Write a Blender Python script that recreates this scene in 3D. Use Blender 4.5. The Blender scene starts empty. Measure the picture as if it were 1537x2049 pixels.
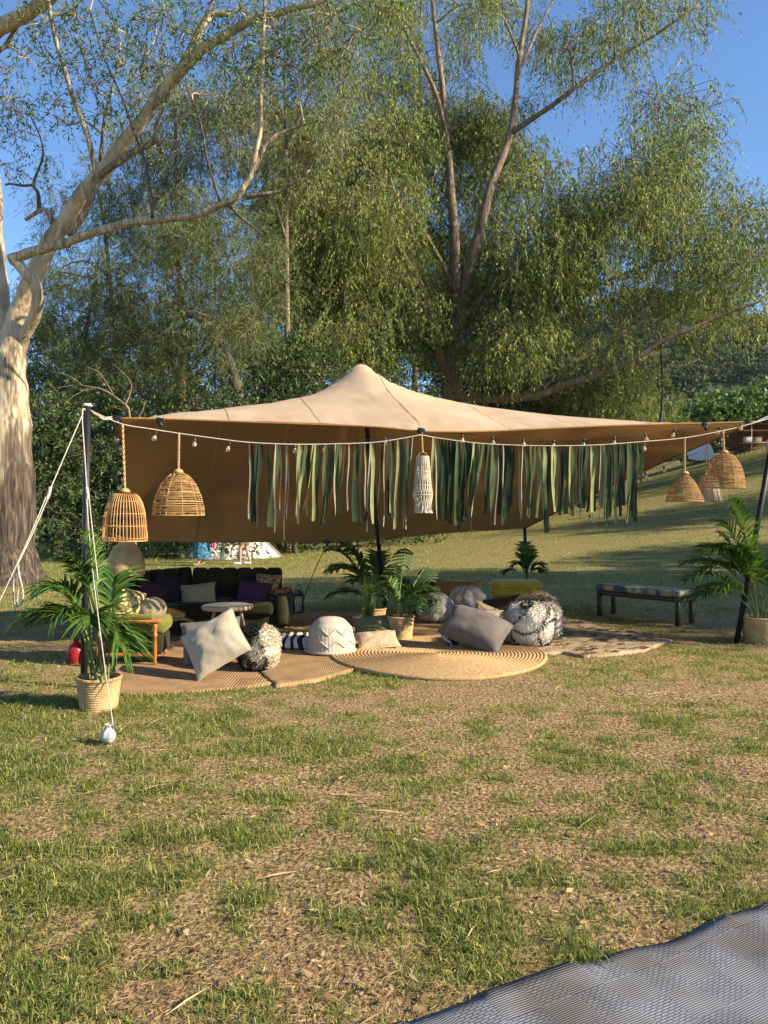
import bpy, bmesh, math, random
import numpy as np
from mathutils import Vector, Matrix, Euler

random.seed(7)
RNG = np.random.default_rng(7)
SC = bpy.context.scene
COL = SC.collection
R = math.radians

# ------------------------------------------------------------------ camera
CAMH, F, CX, CY = 1.6, 1530.0, 768.5, 1024.5
cam = bpy.data.cameras.new('camera')
cam.sensor_fit = 'HORIZONTAL'; cam.sensor_width = 36.0; cam.lens = 36.0 * F / 1537.0
cam.clip_start = 0.05; cam.clip_end = 3000
camo = bpy.data.objects.new('camera', cam); COL.objects.link(camo)
camo.location = (0, 0, CAMH); camo.rotation_euler = (R(90), 0, 0)
SC.camera = camo

# ------------------------------------------------------------------ sky, sun, exposure
SUN_EL, SUN_AZ = 27.0, -17.0          # azimuth measured from +x towards +y
SV = Vector((math.cos(R(SUN_EL)) * math.cos(R(SUN_AZ)), math.cos(R(SUN_EL)) * math.sin(R(SUN_AZ)), math.sin(R(SUN_EL))))
W = bpy.data.worlds.new('World'); SC.world = W; W.use_nodes = True
wn = W.node_tree.nodes; wl = W.node_tree.links
bg = wn['Background']
sky = wn.new('ShaderNodeTexSky'); sky.sky_type = 'NISHITA'; sky.sun_disc = False
sky.sun_elevation = R(SUN_EL); sky.sun_rotation = R(90 - SUN_AZ)
sky.air_density = 1.0; sky.dust_density = 0.1; sky.ozone_density = 5.0; sky.altitude = 300
hs = wn.new('ShaderNodeHueSaturation'); hs.inputs['Saturation'].default_value = 1.02; wl.new(sky.outputs[0], hs.inputs['Color']); wl.new(hs.outputs[0], bg.inputs[0]); bg.inputs[1].default_value = 0.10
sl = bpy.data.lights.new('sun', 'SUN'); sl.energy = 5.0; sl.angle = R(0.5); sl.color = (1.0, 0.86, 0.65)
so = bpy.data.objects.new('sun', sl); COL.objects.link(so)
so.rotation_euler = SV.to_track_quat('Z', 'Y').to_euler(); so.location = (30, -9, 20)
vs = SC.view_settings
vs.view_transform = 'Standard'; vs.look = 'None'; vs.gamma = 1.0; vs.use_curve_mapping = False
vs.exposure = 1.28
SC.cycles.max_bounces = 5; SC.cycles.transparent_max_bounces = 8
SC.cycles.diffuse_bounces = 2; SC.cycles.glossy_bounces = 2; SC.cycles.transmission_bounces = 4
SC.cycles.use_denoising = True; SC.cycles.use_adaptive_sampling = True; SC.cycles.adaptive_threshold = 0.03

# ------------------------------------------------------------------ helpers
def P(px, py, d):
    return np.array([(px - CX) / F * d, d, CAMH - (py - CY) / F * d])

def smooth01(t):
    t = np.clip(t, 0, 1); return t * t * (3 - 2 * t)

def H(x, y):
    x = np.asarray(x, float); y = np.asarray(y, float)
    t = smooth01((y - 12.5) / 34.0)
    l = smooth01((x + 5) / 44.0 + 0.0) * 2.05
    return 4.0 * t * np.minimum(l, 1.45)

def G(px, py):
    d = CAMH * F / (py - CY)
    return np.array([(px - CX) / F * d, d, 0.0])

_LAT = np.random.default_rng(3).random((256, 256))
def vn(x, y, s, seed=0):
    x = np.asarray(x, float) / s + 37.3 * seed; y = np.asarray(y, float) / s + 11.7 * seed
    ix = np.floor(x).astype(int); iy = np.floor(y).astype(int); fx = x - ix; fy = y - iy
    fx = fx * fx * (3 - 2 * fx); fy = fy * fy * (3 - 2 * fy)
    g = lambda a, b: _LAT[a % 256, b % 256]
    return (g(ix, iy) * (1 - fx) + g(ix + 1, iy) * fx) * (1 - fy) + (g(ix, iy + 1) * (1 - fx) + g(ix + 1, iy + 1) * fx) * fy
def fbm(x, y, s, seed=0):
    return vn(x, y, s, seed) * .5 + vn(x, y, s / 2.1, seed + 1) * .3 + vn(x, y, s / 4.3, seed + 2) * .2

def make_mesh(name, V, quads=None, tris=None, smooth=True):
    me = bpy.data.meshes.new(name)
    V = np.asarray(V, np.float32).reshape(-1, 3)
    q = np.zeros((0, 4), np.int32) if quads is None or len(quads) == 0 else np.asarray(quads, np.int32).reshape(-1, 4)
    t = np.zeros((0, 3), np.int32) if tris is None or len(tris) == 0 else np.asarray(tris, np.int32).reshape(-1, 3)
    me.vertices.add(len(V)); me.vertices.foreach_set('co', V.ravel())
    loops = np.concatenate([q.ravel(), t.ravel()]).astype(np.int32)
    starts = np.concatenate([np.arange(len(q)) * 4, len(q) * 4 + np.arange(len(t)) * 3]).astype(np.int32)
    me.loops.add(len(loops)); me.loops.foreach_set('vertex_index', loops)
    me.polygons.add(len(starts)); me.polygons.foreach_set('loop_start', starts)
    me.polygons.foreach_set('use_smooth', np.full(len(starts), smooth, bool))
    me.update(calc_edges=True)
    return me

def catmull(pts, m=6):
    p = np.asarray(pts, float); out = []
    n = len(p)
    for i in range(n - 1):
        p0 = p[max(i - 1, 0)]; p1 = p[i]; p2 = p[i + 1]; p3 = p[min(i + 2, n - 1)]
        for k in range(m):
            t = k / m
            out.append(.5 * ((2 * p1) + (-p0 + p2) * t + (2 * p0 - 5 * p1 + 4 * p2 - p3) * t * t + (-p0 + 3 * p1 - 3 * p2 + p3) * t ** 3))
    out.append(p[-1])
    return np.array(out)

class MB:
    def __init__(s): s.v = []; s.q = []; s.t = []; s.n = 0
    def add(s, V, q=None, t=None):
        V = np.asarray(V, float).reshape(-1, 3)
        if q is not None and len(q): s.q.append(np.asarray(q, int).reshape(-1, 4) + s.n)
        if t is not None and len(t): s.t.append(np.asarray(t, int).reshape(-1, 3) + s.n)
        s.v.append(V); s.n += len(V); return s
    def grid(s, A, cu=False, cv=False):
        A = np.asarray(A, float); nu, nv = A.shape[:2]
        I = np.arange(nu * nv).reshape(nu, nv)
        if cu: I = np.vstack([I, I[:1]])
        if cv: I = np.hstack([I, I[:, :1]])
        q = np.stack([I[:-1, :-1], I[1:, :-1], I[1:, 1:], I[:-1, 1:]], -1).reshape(-1, 4)
        return s.add(A.reshape(-1, 3), q)
    def tube(s, path, rad, n=8, cap=True):
        p = np.asarray(path, float); k = len(p)
        r = np.full(k, rad, float) if np.isscalar(rad) else np.asarray(rad, float)
        T = np.gradient(p, axis=0); T /= (np.linalg.norm(T, axis=1, keepdims=True) + 1e-9)
        a = np.array([0, 0, 1.0]) if abs(T[0][2]) < .9 else np.array([1.0, 0, 0])
        N = np.cross(T[0], a); N /= np.linalg.norm(N); A = np.zeros((k, n, 3))
        an = np.linspace(0, 2 * np.pi, n, endpoint=False)
        for i in range(k):
            N = N - T[i] * np.dot(N, T[i]); N /= (np.linalg.norm(N) + 1e-9); B = np.cross(T[i], N)
            A[i] = p[i] + r[i] * (np.cos(an)[:, None] * N + np.sin(an)[:, None] * B)
        b = s.n; s.grid(A, cv=True)
        if cap:
            s.add([p[0], p[-1]], None, [])
            c0 = s.n - 2 ; c1 = s.n - 1
            i = np.arange(n); j = (i + 1) % n
            s.t.append(np.stack([np.full(n, c0), b + i, b + j], -1)); e = b + (k - 1) * n
            s.t.append(np.stack([np.full(n, c1), e + j, e + i], -1))
        return s
    def lathe(s, prof, n=24, c=(0, 0, 0), jit=0):
        prof = np.asarray(prof, float); an = np.linspace(0, 2 * np.pi, n, endpoint=False)
        A = np.zeros((len(prof), n, 3))
        A[..., 0] = c[0] + prof[:, 0:1] * np.cos(an); A[..., 1] = c[1] + prof[:, 0:1] * np.sin(an); A[..., 2] = c[2] + prof[:, 1:2]
        if jit: A += RNG.normal(0, jit, A.shape)
        return s.grid(A, cv=True)
    def rbox(s, c, size, r=.02, seg=2, rot=None):
        bm = bmesh.new(); bmesh.ops.create_cube(bm, size=1.0)
        for v in bm.verts: v.co = Vector((v.co.x * size[0], v.co.y * size[1], v.co.z * size[2]))
        if r > 0: bmesh.ops.bevel(bm, geom=bm.edges[:], offset=min(r, min(size) * .49), segments=seg, affect='EDGES', profile=.5)
        if rot is not None:
            bmesh.ops.transform(bm, matrix=Euler(rot).to_matrix().to_4x4(), verts=bm.verts)
        bm.verts.index_update()
        V = [tuple(v.co + Vector(c)) for v in bm.verts]
        q = []; t = []
        for f in bm.faces:
            ids = [v.index for v in f.verts]
            if len(ids) == 4: q.append(ids)
            else:
                for k in range(1, len(ids) - 1): t.append([ids[0], ids[k], ids[k + 1]])
        bm.free(); return s.add(V, q, t)
    def build(s, name, mat, parent=None, world=True, smooth=True):
        V = np.concatenate(s.v)
        if parent is not None and world:
            b = parent; off = np.zeros(3)
            while b is not None: off = off + np.array(b.location); b = b.parent
            V = V - off
        me = make_mesh(name, V, np.concatenate(s.q) if s.q else None, np.concatenate(s.t) if s.t else None, smooth)
        return link(name, me, mat, parent)

def link(name, me, mat, parent=None):
    o = bpy.data.objects.new(name, me); COL.objects.link(o)
    if mat is not None and len(me.materials) == 0: me.materials.append(mat)
    if parent is not None: o.parent = parent
    return o
def tag(o, label, cat, group=None):
    o['label'] = label; o['category'] = cat
    if group: o['group'] = group
    return o
def thing(name, label, cat, loc=(0, 0, 0), rotz=0, group=None):
    o = bpy.data.objects.new(name, None); COL.objects.link(o); o.empty_display_size = .1
    o.location = loc; o.rotation_euler = (0, 0, rotz); return tag(o, label, cat, group)
def struct(o): o['kind'] = 'structure'; return o
def stuff(o, label=None, cat=None):
    o['kind'] = 'stuff'
    if label: o['label'] = label
    if cat: o['category'] = cat
    return o

# ------------------------------------------------------------------ materials
def nodes(name):
    m = bpy.data.materials.new(name); m.use_nodes = True
    nt = m.node_tree; return m, nt.nodes, nt.links, nt.nodes['Principled BSDF']
def ramp(N, stops):
    r = N.new('ShaderNodeValToRGB'); e = r.color_ramp.elements
    while len(e) < len(stops): e.new(.5)
    for k, (p, c) in enumerate(stops): e[k].position = p; e[k].color = (*c, 1)
    return r
def fab(name, c1, c2, scale=8, rough=.85, bump=.3, bscale=150, spec=.2, detail=4, dist=.01, sheen=0, stretch=None, metal=0, transl=0):
    m, N, L, b = nodes(name)
    tc = N.new('ShaderNodeTexCoord'); src = tc.outputs['Object']
    if stretch:
        mp = N.new('ShaderNodeMapping'); mp.inputs['Scale'].default_value = stretch; L.new(src, mp.inputs[0]); src = mp.outputs[0]
    n = N.new('ShaderNodeTexNoise'); n.inputs['Scale'].default_value = scale; n.inputs['Detail'].default_value = detail
    L.new(src, n.inputs['Vector'])
    r = ramp(N, [(.3, c1), (.7, c2)]); L.new(n.outputs['Fac'], r.inputs[0]); L.new(r.outputs[0], b.inputs['Base Color'])
    b.inputs['Roughness'].default_value = rough; b.inputs['Specular IOR Level'].default_value = spec; b.inputs['Metallic'].default_value = metal
    if sheen: b.inputs['Sheen Weight'].default_value = sheen
    if bump:
        n2 = N.new('ShaderNodeTexNoise'); n2.inputs['Scale'].default_value = bscale; n2.inputs['Detail'].default_value = 3; L.new(src, n2.inputs['Vector'])
        bp = N.new('ShaderNodeBump'); bp.inputs['Strength'].default_value = bump; bp.inputs['Distance'].default_value = dist
        L.new(n2.outputs['Fac'], bp.inputs['Height']); L.new(bp.outputs[0], b.inputs['Normal'])
    if transl:
        tr = N.new('ShaderNodeBsdfTranslucent'); L.new(r.outputs[0], tr.inputs[0]); mx = N.new('ShaderNodeMixShader'); mx.inputs[0].default_value = transl
        L.new(b.outputs[0], mx.inputs[1]); L.new(tr.outputs[0], mx.inputs[2]); L.new(mx.outputs[0], N['Material Output'].inputs[0])
    return m
def leafm(name, stops, transl=.3, rough=.5, spec=.35, tcol=(1.15, 1.2, .6)):
    m, N, L, b = nodes(name)
    g = N.new('ShaderNodeNewGeometry'); r = ramp(N, stops); L.new(g.outputs['Random Per Island'], r.inputs[0])
    L.new(r.outputs[0], b.inputs['Base Color']); b.inputs['Roughness'].default_value = rough; b.inputs['Specular IOR Level'].default_value = spec
    mm = N.new('ShaderNodeMix'); mm.data_type = 'RGBA'; mm.blend_type = 'MULTIPLY'; mm.inputs[0].default_value = 1
    L.new(r.outputs[0], mm.inputs[6]); mm.inputs[7].default_value = (*tcol, 1)
    tr = N.new('ShaderNodeBsdfTranslucent'); L.new(mm.outputs[2], tr.inputs[0])
    mx = N.new('ShaderNodeMixShader'); mx.inputs[0].default_value = transl
    L.new(b.outputs[0], mx.inputs[1]); L.new(tr.outputs[0], mx.inputs[2]); L.new(mx.outputs[0], N['Material Output'].inputs[0])
    return m
def weave(name, c1, c2, sx, sy, rough=.9, bump=.6, dist=.004, coord='Object', noise=6):
    """woven straw: two crossing wave sets plus colour noise"""
    m, N, L, b = nodes(name); tc = N.new('ShaderNodeTexCoord')
    w = []
    for ax, s in (('X', sx), ('Y', sy)):
        k = N.new('ShaderNodeTexWave'); k.bands_direction = ax; k.inputs['Scale'].default_value = s; k.inputs['Distortion'].default_value = 1.2
        k.inputs['Detail'].default_value = 2; k.inputs['Detail Scale'].default_value = 2
        L.new(tc.outputs[coord], k.inputs[0]); w.append(k)
    mul = N.new('ShaderNodeMath'); mul.operation = 'MULTIPLY'; L.new(w[0].outputs['Fac'], mul.inputs[0]); L.new(w[1].outputs['Fac'], mul.inputs[1])
    n = N.new('ShaderNodeTexNoise'); n.inputs['Scale'].default_value = noise; n.inputs['Detail'].default_value = 5; L.new(tc.outputs[coord], n.inputs['Vector'])
    ad = N.new('ShaderNodeMath'); ad.operation = 'MULTIPLY_ADD'; ad.inputs[1].default_value = .45; L.new(mul.outputs[0], ad.inputs[0]); L.new(n.outputs['Fac'], ad.inputs[2])
    r = ramp(N, [(.35, c1), (.85, c2)]); L.new(ad.outputs[0], r.inputs[0]); L.new(r.outputs[0], b.inputs['Base Color'])
    b.inputs['Roughness'].default_value = rough; b.inputs['Specular IOR Level'].default_value = .15
    bp = N.new('ShaderNodeBump'); bp.inputs['Strength'].default_value = bump; bp.inputs['Distance'].default_value = dist
    L.new(mul.outputs[0], bp.inputs['Height']); L.new(bp.outputs[0], b.inputs['Normal'])
    return m

M = {}
def ground_mat():
    m, N, L, b = nodes('lawn_soil'); tc = N.new('ShaderNodeTexCoord')
    def noise(s, d, st=None, dis=0):
        n = N.new('ShaderNodeTexNoise'); n.inputs['Scale'].default_value = s; n.inputs['Detail'].default_value = d; n.inputs['Distortion'].default_value = dis
        L.new(tc.outputs['Object'], n.inputs['Vector']); return n
    fine = noise(38, 6); med = noise(5.5, 5, dis=.4); big = noise(.8, 4)
    dirt = ramp(N, [(.3, (.135, .08, .042)), (.48, (.29, .19, .102)), (.72, (.47, .335, .18))]); L.new(fine.outputs['Fac'], dirt.inputs[0])
    grs = ramp(N, [(.3, (.07, .085, .02)), (.5, (.165, .18, .046)), (.72, (.36, .30, .11))]); L.new(fine.outputs['Fac'], grs.inputs[0])
    at = N.new('ShaderNodeAttribute'); at.attribute_name = 'green'
    a1 = N.new('ShaderNodeMath'); a1.operation = 'MULTIPLY_ADD'; a1.inputs[1].default_value = .9; a1.inputs[2].default_value = -.45; L.new(med.outputs['Fac'], a1.inputs[0])
    a2 = N.new('ShaderNodeMath'); a2.operation = 'ADD'; a2.use_clamp = True; L.new(a1.outputs[0], a2.inputs[0]); L.new(at.outputs['Fac'], a2.inputs[1])
    mx = N.new('ShaderNodeMix'); mx.data_type = 'RGBA'; L.new(a2.outputs[0], mx.inputs[0]); L.new(dirt.outputs[0], mx.inputs[6]); L.new(grs.outputs[0], mx.inputs[7])
    L.new(mx.outputs[2], b.inputs['Base Color']); b.inputs['Roughness'].default_value = 1; b.inputs['Specular IOR Level'].default_value = .05
    bp = N.new('ShaderNodeBump'); bp.inputs['Strength'].default_value = .9; bp.inputs['Distance'].default_value = .03
    L.new(fine.outputs['Fac'], bp.inputs['Height']); L.new(bp.outputs[0], b.inputs['Normal'])
    return m
M['ground'] = ground_mat()
M['grass'] = leafm('grass_blades', [(0, (.065, .10, .018)), (.35, (.145, .195, .036)), (.7, (.27, .285, .068)), (1, (.50, .42, .18))], .3, .55, .25)
M['litter'] = leafm('dry_litter', [(0, (.14, .078, .034)), (.5, (.30, .195, .09)), (.85, (.45, .32, .15)), (1, (.55, .42, .23))], .1, .8, .15)
M['gum'] = leafm('gum_leaves', [(0, (.032, .055, .015)), (.35, (.105, .15, .036)), (.75, (.235, .28, .068)), (1, (.42, .41, .125))], .28, .55, .22)
M['gum_fresh'] = leafm('gum_leaves_fresh', [(0, (.05, .10, .025)), (.6, (.10, .18, .045)), (1, (.20, .24, .07))], .35, .5, .25)
M['casuarina'] = leafm('she_oak_needles', [(0, (.04, .06, .022)), (.6, (.105, .14, .045)), (1, (.24, .25, .08))], .24, .6, .2)
M['pale_gum'] = leafm('pale_gum_leaves', [(0, (.045, .065, .024)), (.5, (.135, .165, .05)), (1, (.33, .32, .11))], .24, .5, .35)
M['shrub'] = leafm('shrub_leaves', [(0, (.024, .044, .013)), (.6, (.05, .085, .022)), (1, (.12, .16, .04))], .24, .5, .35)
M['poplar'] = leafm('poplar_leaves', [(0, (.05, .10, .03)), (.6, (.09, .165, .045)), (1, (.17, .25, .08))], .3, .5, .35)
M['hillwood'] = leafm('hill_trees', [(0, (.025, .042, .022)), (.6, (.05, .075, .034)), (.9, (.10, .105, .05)), (1, (.15, .11, .075))], .1, .8, .1)
M['palm'] = leafm('palm_leaflets', [(0, (.035, .085, .016)), (.6, (.07, .145, .026)), (1, (.15, .22, .045))], .32, .4, .3, (1.2, 1.3, .5))
M['stem'] = fab('palm_stems', (.10, .15, .04), (.22, .26, .09), 14, .5, .2)
M['bark_pale'] = None
def bark_pale():
    m, N, L, b = nodes('pale_gum_bark'); tc = N.new('ShaderNodeTexCoord')
    mp = N.new('ShaderNodeMapping'); mp.inputs['Scale'].default_value = (1.8, 1.8, .5); L.new(tc.outputs['Object'], mp.inputs[0])
    n = N.new('ShaderNodeTexNoise'); n.inputs['Scale'].default_value = 2.4; n.inputs['Detail'].default_value = 6; n.inputs['Distortion'].default_value = .7; L.new(mp.outputs[0], n.inputs['Vector'])
    r = ramp(N, [(.3, (.20, .145, .09)), (.44, (.37, .295, .19)), (.6, (.49, .41, .28)), (.74, (.30, .265, .185))]); L.new(n.outputs['Fac'], r.inputs[0])
    # peeling rough bark stocking low on the trunk (attribute)
    at = N.new('ShaderNodeAttribute'); at.attribute_name = 'rough_bark'
    mp2 = N.new('ShaderNodeMapping'); mp2.inputs['Scale'].default_value = (9, 9, .9); L.new(tc.outputs['Object'], mp2.inputs[0])
    n2 = N.new('ShaderNodeTexNoise'); n2.inputs['Scale'].default_value = 2.2; n2.inputs['Detail'].default_value = 5; L.new(mp2.outputs[0], n2.inputs['Vector'])
    r2 = ramp(N, [(.35, (.022, .017, .013)), (.55, (.075, .057, .043)), (.7, (.16, .12, .088))]); L.new(n2.outputs['Fac'], r2.inputs[0])
    k = N.new('ShaderNodeMath'); k.operation = 'ADD'; L.new(at.outputs['Fac'], k.inputs[0])
    n3 = N.new('ShaderNodeMath'); n3.operation = 'MULTIPLY_ADD'; n3.inputs[1].default_value = 1.2; n3.inputs[2].default_value = -.6; L.new(n2.outputs['Fac'], n3.inputs[0]); L.new(n3.outputs[0], k.inputs[1])
    st = ramp(N, [(.34, (0, 0, 0)), (.66, (1, 1, 1))]); L.new(k.outputs[0], st.inputs[0])
    mx = N.new('ShaderNodeMix'); mx.data_type = 'RGBA'; L.new(st.outputs[0], mx.inputs[0]); L.new(r.outputs[0], mx.inputs[6]); L.new(r2.outputs[0], mx.inputs[7])
    L.new(mx.outputs[2], b.inputs['Base Color']); b.inputs['Roughness'].default_value = .8; b.inputs['Specular IOR Level'].default_value = .15
    bp = N.new('ShaderNodeBump'); bp.inputs['Strength'].default_value = .5; bp.inputs['Distance'].default_value = .04; L.new(n2.outputs['Fac'], bp.inputs['Height']); L.new(bp.outputs[0], b.inputs['Normal'])
    return m
M['bark_pale'] = bark_pale()
M['bark'] = fab('grey_brown_bark', (.10, .07, .048), (.30, .225, .15), 2.5, .9, .6, 12, .1, 6, .03, stretch=(4, 4, .7))
M['bark_dark'] = fab('dark_bark', (.045, .036, .03), (.14, .115, .09), 3, .9, .6, 12, .1, 6, .03, stretch=(4, 4, .7))
M['twig'] = fab('twig_bark', (.09, .062, .042), (.21, .15, .10), 5, .9, 0)
M['black'] = fab('black_metal', (.008, .008, .009), (.02, .02, .022), 10, .45, .1, 60, .4)
M['rope'] = fab('white_rope', (.36, .32, .26), (.54, .49, .41), 60, .9, .5, 260)
M['jute'] = fab('jute_rope', (.30, .19, .09), (.52, .36, .18), 60, .95, .6, 220)
M['cane'] = fab('rattan_cane', (.36, .17, .055), (.56, .31, .115), 22, .55, .3, 120, .35)
M['cane2'] = fab('willow_cane', (.27, .15, .055), (.50, .31, .13), 18, .7, .3, 140)
M['cotton'] = fab('cotton_cord', (.40, .34, .25), (.54, .47, .36), 30, .95, .4, 200)
M['basket'] = weave('seagrass_basket', (.24, .15, .065), (.56, .39, .19), 30, 30, .9, .5, .004)

# ------------------------------------------------------------------ ground
def axis(lo, hi, step, far, g=1.14):
    a = list(np.arange(lo, hi, step)); s = step; x = hi
    while x < far: a.append(x); s *= g; x += s
    a.append(far); x = lo; s = step; pre = []
    while True:
        s *= g; x -= s
        if x < -far: break
        pre.append(x)
    return np.array([-far] + pre[::-1] + a)
def green_amount(x, y):
    g = .5 + (fbm(x, y, 1.6, 1) - .5) * 1.1 + (fbm(x, y, .5, 5) - .5) * .8 + (fbm(x, y, .16, 12) - .5) * 1.7 - .04
    g = g + .30 * smooth01((-x - .3) / 3.0) * smooth01((9 - y) / 3.0) - .17 * smooth01((x + 1.2) / 3.2) * smooth01((12 - y) / 3)
    g = g - .5 * np.exp(-(((x + .15) / 1.0) ** 2 + ((y - 6.5) / .38) ** 2))          # bare worn earth before the rugs
    far = smooth01((y - 11) / 7.0)
    g = g * (1 - far) + far * (.35 + .55 * fbm(x, y, 2.6, 9) + .25 * smooth01((-x - 1) / 4))
    return np.clip(g, 0, 1)
gx = axis(-6.5, 6.5, .075, 900.0); gy = axis(1.2, 12.5, .075, 900.0)
gy = gy[gy > -60]
X, Y = np.meshgrid(gx, gy, indexing='ij')
Z = H(X, Y) + (fbm(X, Y, .45, 3) - .5) * .035 * smooth01((16 - Y) / 3) + (fbm(X, Y, 2.2, 4) - .5) * .05 * smooth01((Y - 11.5) / 6)
rugzone = smooth01(1.15 - np.maximum(np.abs((X - .1) / 3.6), np.abs((Y - 9.0) / 2.3)) * 1.0 + .0)
Z = Z * (1 - np.clip((rugzone) * 3, 0, 1)) - .012 * np.clip(rugzone * 3, 0, 1) + np.where(rugzone > 0, 0, 0)
mb = MB(); mb.grid(np.stack([X, Y, Z], -1)); gob = struct(mb.build('ground', M['ground']))
ga = gob.data.attributes.new('green', 'FLOAT', 'POINT'); ga.data.foreach_set('value', green_amount(X, Y).ravel().astype(np.float32))
def hz(x, y):   # small relief included
    x = np.asarray(x, float); y = np.asarray(y, float)
    z = H(x, y) + (fbm(x, y, .45, 3) - .5) * .035 * smooth01((16 - y) / 3) + (fbm(x, y, 2.2, 4) - .5) * .05 * smooth01((y - 11.5) / 6)
    rz = np.clip(smooth01(1.15 - np.maximum(np.abs((x - .1) / 3.6), np.abs((y - 9.0) / 2.3))) * 3, 0, 1)
    return z * (1 - rz) - .012 * rz

# rug outlines used to keep the grass clear
def inpoly(x, y, poly):
    x = np.asarray(x); y = np.asarray(y); ins = np.zeros(x.shape, bool); n = len(poly); j = n - 1
    for i in range(n):
        xi, yi = poly[i][:2]; xj, yj = poly[j][:2]
        c = ((yi > y) != (yj > y)) & (x < (xj - xi) * (y - yi) / (yj - yi + 1e-12) + xi); ins ^= c; j = i
    return ins
RUGS = {
 'sea': [G(228, 1391), G(340, 1389), G(450, 1381), G(546, 1369), G(500, 1240), G(230, 1240)],
 'mid': [G(520, 1350), G(552, 1375), G(640, 1362), G(720, 1338), G(1010, 1240), G(520, 1222)],
 'hide': [G(1050, 1302), G(1085, 1309), G(1128, 1307), G(1170, 1315), G(1225, 1311), G(1290, 1303), G(1345, 1283), G(1300, 1274), G(1262, 1266), G(1215, 1262), G(1180, 1249), G(1150, 1244), G(1118, 1234), G(1060, 1232)],
 'mat': [G(780, 2062), G(900, 2024), G(1010, 1990), G(1055, 1972), G(1140, 1938), G(1190, 1927), G(1255, 1903), G(1330, 1889), G(1385, 1872), G(1440, 1846), G(1540, 1819), G(1700, 1790), G(1900, 2400), G(900, 2400)],
}
RC = np.array([.60, 8.50]); RR = 1.19

# ------------------------------------------------------------------ grass and litter (uncountable: one object each)
def blades(x, y, z, ln, wd, lean, jitter=.5):
    n = len(x); a = RNG.random(n) * 2 * np.pi; b = a + np.pi / 2 + RNG.normal(0, .4, n)
    s = np.stack([np.cos(a), np.sin(a), np.zeros(n)], -1) * (wd / 2)[:, None]
    l = np.stack([np.cos(b), np.sin(b), np.zeros(n)], -1)
    p0 = np.stack([x, y, z - .004], -1)
    p1 = p0 + l * (ln * lean * .35)[:, None] + np.array([0, 0, 1.]) * (ln * .6)[:, None]
    p2 = p0 + l * (ln * lean)[:, None] + np.array([0, 0, 1.]) * (ln * np.clip(1.05 - lean * .55, .08, 1))[:, None]
    V = np.stack([p0 - s, p0 + s, p1 + s * .75, p1 - s * .75, p2], 1).reshape(-1, 3)
    i = np.arange(n)[:, None] * 5
    return V, np.hstack([i, i + 1, i + 2, i + 3]), np.hstack([i + 3, i + 2, i + 4])
def scatter(n, y0, y1, marg=.3, bias=1.0):
    u = RNG.random(n); y = y0 * (y1 / y0) ** (u ** bias)
    w = .52 * y + marg; x = (RNG.random(n) * 2 - 1) * w
    return x, y
def clear_of_rugs(x, y, grow=0):
    k = np.ones(len(x), bool)
    for p in RUGS.values(): k &= ~inpoly(x, y, p)
    k &= (np.hypot(x - RC[0], y - RC[1]) > RR)
    return k
x, y = scatter(610000, 2.2, 13.0)
g = green_amount(x, y); k = (RNG.random(len(x)) < np.clip(g * 1.2 - .06, .11, 1) ** 1.55 * 1.0) & clear_of_rugs(x, y)
x, y, g = x[k], y[k], g[k]
# gather into tufts
tx = np.round(x / .07 + vn(x, y, .1, 2)) * .07; ty = np.round(y / .07 + vn(x, y, .1, 6)) * .07
f = RNG.random(len(x)) * .55; x = x * (1 - f) + tx * f; y = y * (1 - f) + ty * f
k = clear_of_rugs(x, y); x, y, g = x[k], y[k], g[k]
ln = (.012 + .045 * RNG.random(len(x)) ** 2.2) * (.45 + .85 * g) * (1 + .06 * y * .3)
V, q, t = blades(x, y, hz(x, y), ln, (.0022 + .0022 * RNG.random(len(x))) * (1 + y * .05), RNG.random(len(x)) * 1.75 + .15)
stuff(link('grass', make_mesh('grass', V, q, t), M['grass']), 'patchy short green grass across the lawn', 'grass')
# farther grass, coarser
x, y = scatter(100000, 12.0, 48.0, 1.5, 1.15)
g = green_amount(x, y); k = (RNG.random(len(x)) < g) & clear_of_rugs(x, y); x, y, g = x[k], y[k], g[k]
ln = .03 + .06 * RNG.random(len(x))
V, q, t = blades(x, y, hz(x, y), ln * (1 + (y - 12) * .02), .006 + .0007 * y + 0 * x, RNG.random(len(x)) * 1.3 + .2)
V = V.reshape(-1, 5, 3)[:, [0, 1, 4]].reshape(-1, 3); t = np.arange(len(V)).reshape(-1, 3)
stuff(link('distant_grass', make_mesh('distant_grass', V, None, t), M['grass']), 'sunny mown lawn grass beyond the tent', 'grass')
# litter: straw, dry leaves, clippings
def flat_bits(x, y, z, ln, wd, tilt):
    n = len(x); a = RNG.random(n) * 2 * np.pi
    d = np.stack([np.cos(a), np.sin(a), RNG.normal(0, tilt, n)], -1); s = np.stack([-np.sin(a), np.cos(a), RNG.normal(0, tilt, n)], -1)
    p = np.stack([x, y, z + .003 + .006 * RNG.random(n)], -1); d = d * (ln / 2)[:, None]; s = s * (wd / 2)[:, None]
    bend = np.zeros((n, 3)); bend[:, 2] = .04 * ln
    V = np.stack([p - d, p - s + bend * .3 - d * .1, p + d, p + s + bend - d * .1], 1).reshape(-1, 3); i = np.arange(n)[:, None] * 4
    return V, np.hstack([i, i + 1, i + 2, i + 3])
x, y = scatter(200000, 2.2, 13.0)
g = green_amount(x, y); k = (RNG.random(len(x)) < np.clip(1.05 - g * 1.2, .12, 1)) & clear_of_rugs(x, y); x, y = x[k], y[k]
n = len(x); leafy = RNG.random(n) < .04
ln = np.where(leafy, .014 + .026 * RNG.random(n), .010 + .05 * RNG.random(n) ** 2.2) * (1 + .04 * y); wd = np.where(leafy, ln * .34, .0014 + .0012 * RNG.random(n))
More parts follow.
